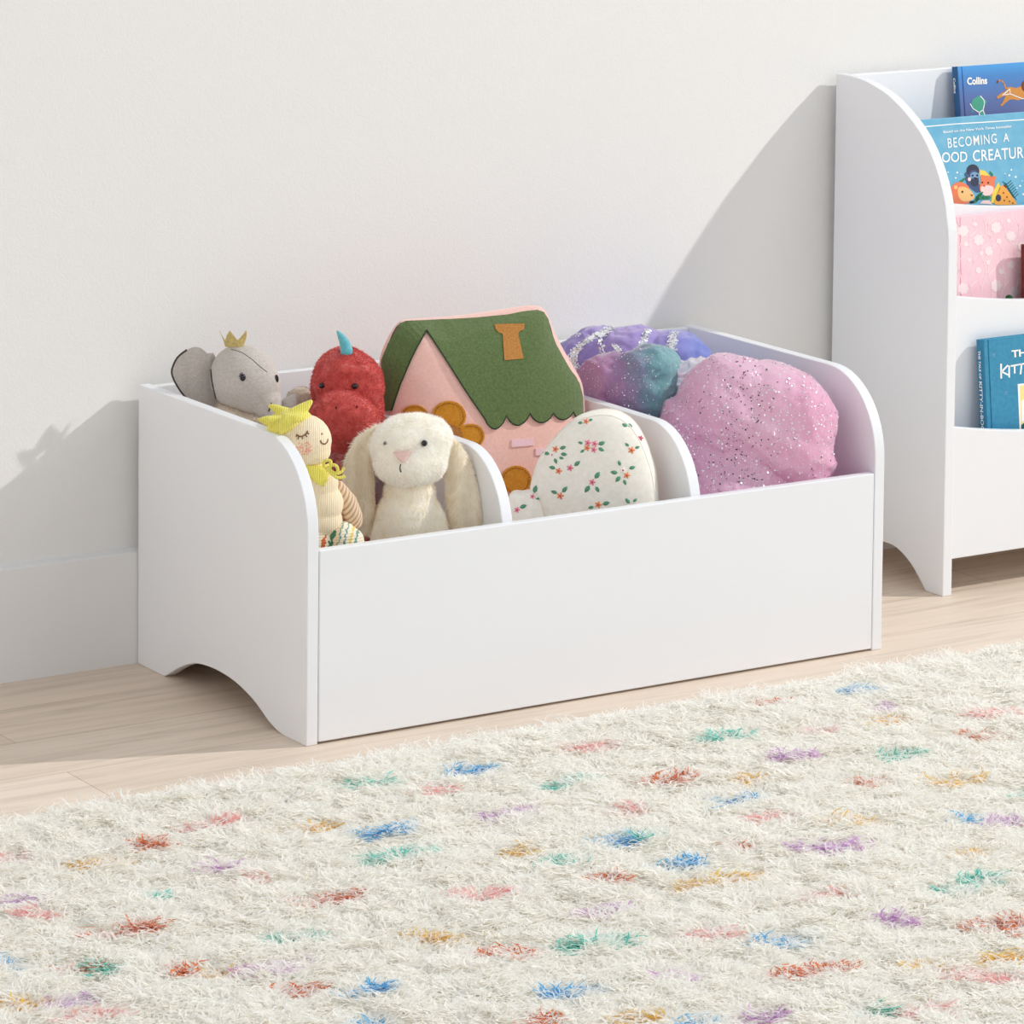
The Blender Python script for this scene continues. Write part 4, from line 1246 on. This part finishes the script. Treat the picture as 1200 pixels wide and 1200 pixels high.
# teal and plum skirt in the middle
ft = Frame(740, 450, .262)
cxy = np.array([.715, .27, 0])
V, F = remeshed([ft.E(760, 432, 0, 36, 34, 26), ft.E(752, 455, -4, 46, 34, 36), ft.E(712, 440, 4, 32, 30, 24, 20), ft.E(690, 452, 8, 18, 22, 22), ft.E(700, 470, 8, 40, 26, 30), (cxy + UP * .22, (.075, .062, .12), np.eye(3)), (cxy + UP * .13, (.08, .065, .068), np.eye(3))], .003, 6)
V = crumple(V, F, .004, 30, .8, 9); V = clampbox(crumple(V, F, .0020, 70, 1.0, 19), lo, hi)
tm = tulle('teal_tulle', [(.05, srgb(190, 136, 180)), (.25, srgb(170, 134, 176)), (.40, srgb(134, 148, 174)), (.55, srgb(122, 172, 182)), (.75, srgb(142, 194, 196)), (1, srgb(152, 178, 200))], .75, 6.8, 7)
teal = thing('teal_tulle_skirt', 'teal and plum tulle skirt bundled between the purple skirt and the pink one', 'costume', (cxy[0], cxy[1], ZF))
tt_ = bvh(V, F); mb = MB(); mb.add(V, F); mb.build('skirt', tm, teal, smooth=True)
P, N = sample(V, F, 2600, lambda c: (c[:, 2] > .27) * 1.)
mb = MB()
for p, n in zip(P, N):
    n2 = n + np.array([random.gauss(0, .5) for _ in range(3)])
    mb.disc(p + n * .0006, n2, random.choice([.0004, .0005, .0006, .0008]), 0, 5)
o = mb.build('glitter', [silver], teal); o['kind'] = 'stuff'

# pink glitter skirt in front
fq = Frame(870, 500, .125)
cxy = np.array([.775, .12, 0])
V, F = remeshed([fq.E(858, 482, 0, 62, 55, 60), fq.E(905, 495, -6, 66, 50, 64), fq.E(930, 510, -14, 46, 44, 66), fq.E(818, 512, 6, 46, 44, 62, -18), fq.E(850, 545, -4, 80, 44, 60), fq.E(940, 550, -14, 34, 36, 50), fq.E(850, 446, 14, 30, 30, 27, 14), fq.E(905, 455, 10, 40, 36, 26, -12), fq.E(806, 495, 10, 31, 32, 32, 35), fq.E(822, 474, 12, 29, 30, 29), fq.E(838, 453, 14, 27, 28, 26), (cxy + UP * .19, (.12, .09, .09), np.eye(3)), (cxy + UP * .13, (.125, .095, .067), np.eye(3))], .0034, 8)
V = crumple(V, F, .0035, 15, .7, 21)
V = crumple(V, F, .0015, 60, 1.0, 31)
# long diagonal folds
N = vnormals(V, F)
for i in range(len(V)):
    q = V[i] - fq.o; s_ = np.dot(q, CR) * .55 + q[2] * .9
    V[i] += N[i] * .0048 * (1 - 2.2 * abs(noise.noise(Vector((s_ * 20, np.dot(q, CR) * 4, 1.7))))) 
V = clampbox(V, lo, hi)
pm = tulle('pink_tulle', [(.0, srgb(230, 178, 212)), (.3, srgb(234, 182, 214)), (.55, srgb(246, 202, 224)), (.75, srgb(248, 188, 216)), (1, srgb(242, 174, 210))], .7, 2.6, 7)
pinks = thing('pink_tulle_skirt', 'pink tulle skirt sprinkled with glitter, filling the front of the right compartment', 'costume', (cxy[0], cxy[1], ZF))
tq = bvh(V, F); mb = MB(); mb.add(V, F); mb.build('skirt', pm, pinks, smooth=True)
mb = MB()
P, N = sample(V, F, 9000, lambda c: (c[:, 2] > .19) * 1.)
dirs = fq.P(860, 560) , fq.P(905, 440)
for p, n in zip(P, N):
    r = random.random()
    s_ = np.dot(p - fq.o, CR) / fq.s                       # picture units right of the centre
    h_ = (p[2] - fq.o[2]) / fq.s
    dark = math.exp(-((s_ + 8 - h_ * .22) / 26) ** 2) * .55 + .06
    n2 = n + np.array([random.gauss(0, .25) for _ in range(3)])
    big = random.random()
    if random.random() < dark * .55: mb.disc(p + n * .0008, n2, .0006 + .0008 * big ** 2, 1, 7)
    else: mb.disc(p + n * .0008, n2, .0004 + .0011 * big ** 4, 2 if random.random() < .7 else 0, 7)
o = mb.build('glitter', [silver, dsq, white_sq], pinks); o['kind'] = 'stuff'
# iridescent satin waistband showing at the back of the pink skirt
k = noisy('iridescent_satin', srgb(206, 208, 226), srgb(236, 222, 236), 60, .25, 0, .6, .002, 90, spec=.8)
k.b.inputs['Metallic'].default_value = .35; k.b.inputs['Coat Weight'].default_value = .5
fw = Frame(812, 433, .205)
V, F = remeshed([fw.E(808, 437, 6, 24, 16, 15, 0), fw.E(828, 435, 0, 24, 16, 13, -10), fw.E(804, 452, 4, 20, 16, 20), fw.E(845, 440, -4, 22, 16, 14)], .0024, 4)
V = clampbox(crumple(V, F, .0048, 46, .9, 5), lo, hi)
mb = MB(); mb.add(V, F); mb.build('waistband', k.m, pinks, smooth=True)

# ----------------------------------------------------------------------- rug
RX0, RX1, RY0, RY1 = -.98, 1.42, -1.45, -.128
rug = thing('shag_rug', 'cream shag rug with short multicoloured dashes, in front of the toy bin', 'rug', ((RX0 + RX1) / 2, (RY0 + RY1) / 2, 0))
O_, TL, BL, PK, LI, YE = (.78, .20, .03), (.16, .70, .60), (.12, .54, .88), (.96, .54, .52), (.74, .44, .78), (.90, .62, .12)
dash = [(242, 964, 46, PK), (360, 968, 60, YE), (175, 990, 34, O_), (12, 1004, 30, PK), (115, 1011, 52, YE), (262, 1016, 40, LI), (285, 1032, 36, PK), (22, 1056, 40, LI), (45, 1072, 34, PK), (188, 1052, 12, TL), (382, 1052, 70, O_), (145, 1091, 70, O_), (345, 1098, 50, TL), (90, 1132, 40, O_), (122, 1132, 18, TL), (8, 1128, 14, BL), (224, 1137, 14, O_), (250, 1140, 16, YE), (272, 1138, 8, YE), (315, 1135, 66, LI), (350, 1158, 44, O_), (78, 1174, 66, LI), (10, 1180, 14, YE), (32, 1178, 10, YE), (110, 1190, 40, PK),
        (425, 917, 46, TL), (553, 901, 46, BL), (512, 926, 22, PK), (652, 918, 14, TL), (685, 911, 18, TL), (695, 872, 50, PK), (785, 914, 34, O_), (595, 955, 54, LI), (740, 948, 22, PK), (455, 974, 60, BL), (604, 996, 20, YE), (470, 1002, 84, TL), (728, 984, 40, BL), (760, 980, 16, TL), (655, 1011, 28, TL), (795, 1014, 36, BL), (560, 1050, 62, PK), (712, 1034, 18, O_), (710, 1068, 40, LI), (492, 1100, 14, YE), (510, 1098, 10, YE), (555, 1098, 14, YE), (592, 1118, 48, O_), (680, 1105, 30, TL), (718, 1104, 26, TL), (795, 1148, 22, LI), (672, 1162, 44, BL), (428, 1163, 30, BL), (632, 1195, 30, O_), (755, 1193, 34, YE), (425, 1199, 16, BL),
        (1010, 807, 32, BL), (912, 822, 26, O_), (1042, 829, 26, LI), (1040, 844, 36, YE), (1163, 836, 40, PK), (962, 853, 30, PK), (848, 864, 46, TL), (1148, 862, 30, O_), (927, 888, 38, LI), (1052, 883, 34, TL), (882, 912, 14, YE), (1023, 914, 24, O_), (1102, 917, 24, YE), (1132, 911, 8, YE), (855, 937, 48, BL), (903, 958, 34, PK), (1013, 963, 26, YE), (975, 962, 14, YE), (1137, 960, 14, BL), (1178, 963, 36, LI), (1199, 930, 10, TL), (857, 992, 20, O_), (945, 992, 22, LI), (985, 995, 40, LI), (807, 1013, 30, BL), (1137, 1001, 32, YE), (830, 1034, 70, YE), (895, 1024, 14, YE), (1120, 1040, 28, TL), (1152, 1031, 18, TL), (975, 1048, 28, PK), (1055, 1079, 40, LI), (832, 1095, 44, PK), (922, 1101, 48, BL), (1170, 1086, 50, O_), (1195, 1090, 16, O_), (947, 1140, 76, O_), (1075, 1138, 24, YE), (1180, 1123, 40, YE), (1125, 1143, 30, PK), (1180, 1148, 30, PK), (887, 1190, 40, LI), (1028, 1183, 14, TL), (1072, 1186, 50, PK),
        (-60, 1060, 40, TL), (-90, 1130, 50, O_), (-40, 1180, 40, PK), (1250, 830, 40, O_), (1260, 900, 40, TL), (1290, 960, 50, PK), (1270, 1040, 50, BL), (1250, 1160, 50, LI), (200, 1240, 50, O_), (420, 1250, 50, YE), (640, 1260, 50, LI), (850, 1250, 50, TL), (1100, 1260, 50, PK)]


def vnoise(x, y, cell, seed):
    r_ = np.random.default_rng(seed)
    G = r_.random((260, 260))
    fx, fy = (x + 3) / cell, (y + 3) / cell
    i, j = np.floor(fx).astype(int), np.floor(fy).astype(int)
    u_, v_ = fx - i, fy - j
    u_, v_ = u_ * u_ * (3 - 2 * u_), v_ * v_ * (3 - 2 * v_)
    i %= 259; j %= 259
    return (G[i, j] * (1 - u_) * (1 - v_) + G[i + 1, j] * u_ * (1 - v_) + G[i, j + 1] * (1 - u_) * v_ + G[i + 1, j + 1] * u_ * v_)


# part of the rug seen in the photograph: thick pile; the rest of it thinner
def inside(x, y, m):
    c0, c1, c2 = at_z(0, 1200, 0)[:2], at_z(1200, 1200, 0)[:2], at_z(1200, 765, 0)[:2]
    c3 = at_z(0, 976, 0)[:2]
    ok = np.ones(len(x), bool)
    for a_, b_ in ((c0, c1), (c1, c2), (c3, c0)):
        d_ = (b_ - a_) / np.linalg.norm(b_ - a_)
        s_ = (x - a_[0]) * d_[1] - (y - a_[1]) * d_[0]
        ok &= s_ < m
    return ok


def ground(x, y):
    """height of the dense under-wool: soft clumps"""
    e = np.clip((RY1 - y) / .03, 0, 1)
    return .004 + e * (.006 + .008 * vnoise(x, y, .024, 11) + .006 * vnoise(x, y, .055, 12))


DENS = 190000
n0 = int(DENS * (RX1 - RX0) * (RY1 - RY0))
bx, by = rng.uniform(RX0, RX1, n0), rng.uniform(RY0, RY1, n0)
vis = inside(bx, by, .07)
keep = vis | (rng.random(n0) < .28)
bx, by, vis = bx[keep], by[keep], vis[keep]
ne = 2600                                            # fringe along the back edge
bx = np.append(bx, rng.uniform(-.62, 1.25, ne)); by = np.append(by, rng.uniform(RY1 - .012, RY1, ne)); vis = np.append(vis, np.ones(ne, bool))
n1 = len(bx)
ang = 2 * math.pi * (vnoise(bx, by, .030, 1) * 1.6 + vnoise(bx, by, .11, 2) * .9) + rng.normal(0, .95, n1)
tilt = np.clip(1.18 + .55 * (vnoise(bx, by, .026, 3) - .5) + rng.normal(0, .22, n1), .15, 1.3)
Ls = rng.uniform(.013, .023, n1) * (.8 + .4 * vnoise(bx, by, .035, 4))
edge = np.arange(n1) >= n1 - ne
ang[edge] = math.pi / 2 + rng.normal(0, .5, ne); tilt[edge] = np.clip(rng.normal(.95, .25, ne), .4, 1.4); Ls[edge] = rng.uniform(.012, .030, ne) * (.5 + .9 * vnoise(bx[edge], by[edge] * 0, .03, 9))
wd = rng.uniform(.0010, .0017, n1) * np.where(vis, 1, 1.6)
dx, dy = np.cos(ang), np.sin(ang)
gz_ = ground(bx, by) - .001
side = rng.normal(0, .40, n1)
LV = [(0, 0, 1.0), (.38, .30, 1.0), (.74, .80, .9), (1.0, 1.15, .35)]
rings = []
twist = rng.normal(0, .5, n1)
for s_, hor, wsc in LV:
    h = np.sin(tilt) * hor * Ls
    z = gz_ + .75 * Ls * (np.cos(tilt) * s_ + .28 * np.sin(tilt) * (s_ - s_ * s_ * .9))
    off = side * Ls * math.sin(math.pi * s_)
    c = np.stack([bx + dx * h - dy * off, by + dy * h + dx * off, np.maximum(z, .002)], 1)
    tw = twist * s_
    ex = np.stack([-dy * np.cos(tw), dx * np.cos(tw), np.sin(tw)], 1)
    for t in (1, -1): rings.append(c + ex * (t * wd * wsc * .75)[:, None])
Vr = np.stack(rings, 1)                              # n, 8, 3: woollen fibres bundled flat
nv = Vr.shape[1]
q = np.array([(i * 2, i * 2 + 1, i * 2 + 3, i * 2 + 2) for i in range(3)])
Fq = (np.arange(n1)[:, None, None] * nv + q[None]).reshape(-1)
base = np.array(rug['_base'])
me = bpy.data.meshes.new('pile')
me.vertices.add(n1 * nv); me.vertices.foreach_set('co', (Vr.reshape(-1, 3) - base).astype(np.float32).ravel())
me.loops.add(len(Fq)); me.loops.foreach_set('vertex_index', Fq.astype(np.int32))
me.polygons.add(len(Fq) // 4); me.polygons.foreach_set('loop_start', np.arange(0, len(Fq), 4, dtype=np.int32))
me.polygons.foreach_set('use_smooth', np.ones(len(Fq) // 4, bool))


# dashes on the parts of the rug beyond the photograph
rf = random.Random(3); far_dash = []
while len(far_dash) < 70:
    x, y, ln = rf.uniform(RX0 + .03, RX1 - .03), rf.uniform(RY0 + .03, RY1 - .02), rf.uniform(.012, .04)
    if inside(np.array([x]), np.array([y]), .06)[0]: continue
    far_dash.append((np.array([x - ln, y]), np.array([x + ln, y + rf.uniform(-.008, .008)]), rf.choice([O_, TL, BL, PK, LI, YE])))


def yarn_colour(bx, by, dens=.62):
    n1 = len(bx)
    colr = np.tile(np.array([.989, .974, .940]), (n1, 1)) * rng.uniform(.97, 1.02, (n1, 1))
    colr = np.minimum(colr, .99)
    mixw = rng.random(n1) < .25
    colr[mixw] = np.array([.985, .972, .94])
    segs = []
    for x, y, ln, c in dash:
        h = ln / 2
        segs.append((at_z(x - h, y + h * .14 + 3, .018)[:2], at_z(x + h, y - h * .14 + 3, .018)[:2], c))
    for a_, b_, c in segs + far_dash:
        d_ = b_ - a_; L2 = d_ @ d_
        t = np.clip(((bx - a_[0]) * d_[0] + (by - a_[1]) * d_[1]) / L2, 0, 1)
        dist = np.hypot(bx - a_[0] - t * d_[0], by - a_[1] - t * d_[1])
        hw_ = .0072 * (.6 + .8 * vnoise(bx, by, .02, 5))
        m_ = (dist < hw_) & (rng.random(n1) < dens)
        colr[m_] = (np.array(c) * .93 + .06) * rng.uniform(.88, 1.1, (m_.sum(), 1))
    return colr


colr = yarn_colour(bx, by)
at = me.color_attributes.new('yarn', 'FLOAT_COLOR', 'POINT')
cc = np.ones((n1, nv, 4), np.float32); cc[:, :, :3] = np.clip(colr, 0, 1)[:, None, :]
at.data.foreach_set('color', cc.ravel())
me.update(); me.validate()
k = pbr('yarn', (.9, .86, .78, 1), .95, 0, 0, .1)
vc = k.n('ShaderNodeVertexColor'); vc.layer_name = 'yarn'
k.l(vc, 'Color', k.b, 'Base Color')
tr = k.n('ShaderNodeBsdfTranslucent'); k.l(vc, 'Color', tr, 'Color')
ms = k.n('ShaderNodeMixShader'); ms.inputs[0].default_value = .5
k.l(k.b, 'BSDF', ms, 1); k.l(tr, 'BSDF', ms, 2); k.l(ms, 'Shader', k.t.nodes['Material Output'], 'Surface')
me.materials.append(k.m)
o = link('pile', me, rug, base); o['kind'] = 'stuff'
# dense under-wool the tufts stand in
gx, gy = np.meshgrid(np.arange(RX0, RX1 + .001, .005), np.arange(RY0, RY1 + .001, .005), indexing='ij')
nx_, ny_ = gx.shape
top = np.stack([gx.ravel(), gy.ravel(), ground(gx.ravel(), gy.ravel())], 1)
idx = np.arange(nx_ * ny_).reshape(nx_, ny_)
fq_ = np.stack([idx[:-1, :-1], idx[1:, :-1], idx[1:, 1:], idx[:-1, 1:]], -1).reshape(-1, 4)
ringi = np.concatenate([idx[:, 0], idx[-1, 1:], idx[-2::-1, -1], idx[0, -2:0:-1]])
low = top[ringi].copy(); low[:, 2] = .0005
nb_ = len(top); nr = len(ringi)
sk = [(ringi[(i + 1) % nr], ringi[i], nb_ + i, nb_ + (i + 1) % nr) for i in range(nr)]
me = bpy.data.meshes.new('under_wool')
me.from_pydata((np.vstack([top, low]) - base).tolist(), [], fq_.tolist() + [tuple(int(v) for v in q_) for q_ in sk] + [tuple(range(nb_ + nr - 1, nb_ - 1, -1))])
me.polygons.foreach_set('use_smooth', [True] * len(fq_) + [False] * (nr + 1))
at = me.color_attributes.new('yarn', 'FLOAT_COLOR', 'POINT')
cc = np.ones((nb_ + nr, 4), np.float32); cc[:nb_, :3] = yarn_colour(top[:, 0], top[:, 1], .75); cc[nb_:, :3] = (.9, .87, .8)
at.data.foreach_set('color', cc.ravel())
me.materials.append(k.m)
link('under_wool', me, rug, base)

# --------------------------------------------------------------------- light
wd_ = bpy.data.worlds.new('world'); SC.world = wd_; wd_.use_nodes = True
bg = wd_.node_tree.nodes['Background']
bg.inputs['Color'].default_value = (.875, .945, 1.02, 1)
bg.inputs['Strength'].default_value = .60
ld = bpy.data.lights.new('studio_lamp', 'POINT')
ld.energy = 1.0; ld.color = (1.0, .984, .955); ld.shadow_soft_size = .035
ld.use_nodes = True
nt = ld.node_tree; em = nt.nodes['Emission']
fo_ = nt.nodes.new('ShaderNodeLightFalloff'); fo_.inputs['Strength'].default_value = 24.5
nt.links.new(fo_.outputs['Constant'], em.inputs['Strength'])
lo_ = bpy.data.objects.new('studio_lamp', ld); COL.objects.link(lo_)
lo_.location = (3.194, -1.09, 2.401)
wl = bpy.data.lights.new('added_soft_fill', 'AREA')  # soft fill added at front right to lift the shadows, no real window
wl.shape = 'RECTANGLE'; wl.size = 2.0; wl.size_y = 1.6; wl.energy = 21; wl.color = (1.0, .985, .96)
wo = bpy.data.objects.new('added_soft_fill', wl); COL.objects.link(wo)
wo.location = (1.7, -3.0, 2.0)
wo.rotation_euler = (Vector((1.1, .4, .3)) - Vector(wo.location)).to_track_quat('-Z', 'Y').to_euler()

for o in bpy.data.objects:
    if '_base' in o: del o['_base']
SC.cycles.max_bounces = 28; SC.cycles.diffuse_bounces = 24
SC.view_settings.view_transform = 'Standard'
SC.view_settings.look = 'None'
SC.view_settings.exposure = 0
SC.view_settings.gamma = 1
SC.view_settings.use_curve_mapping = False
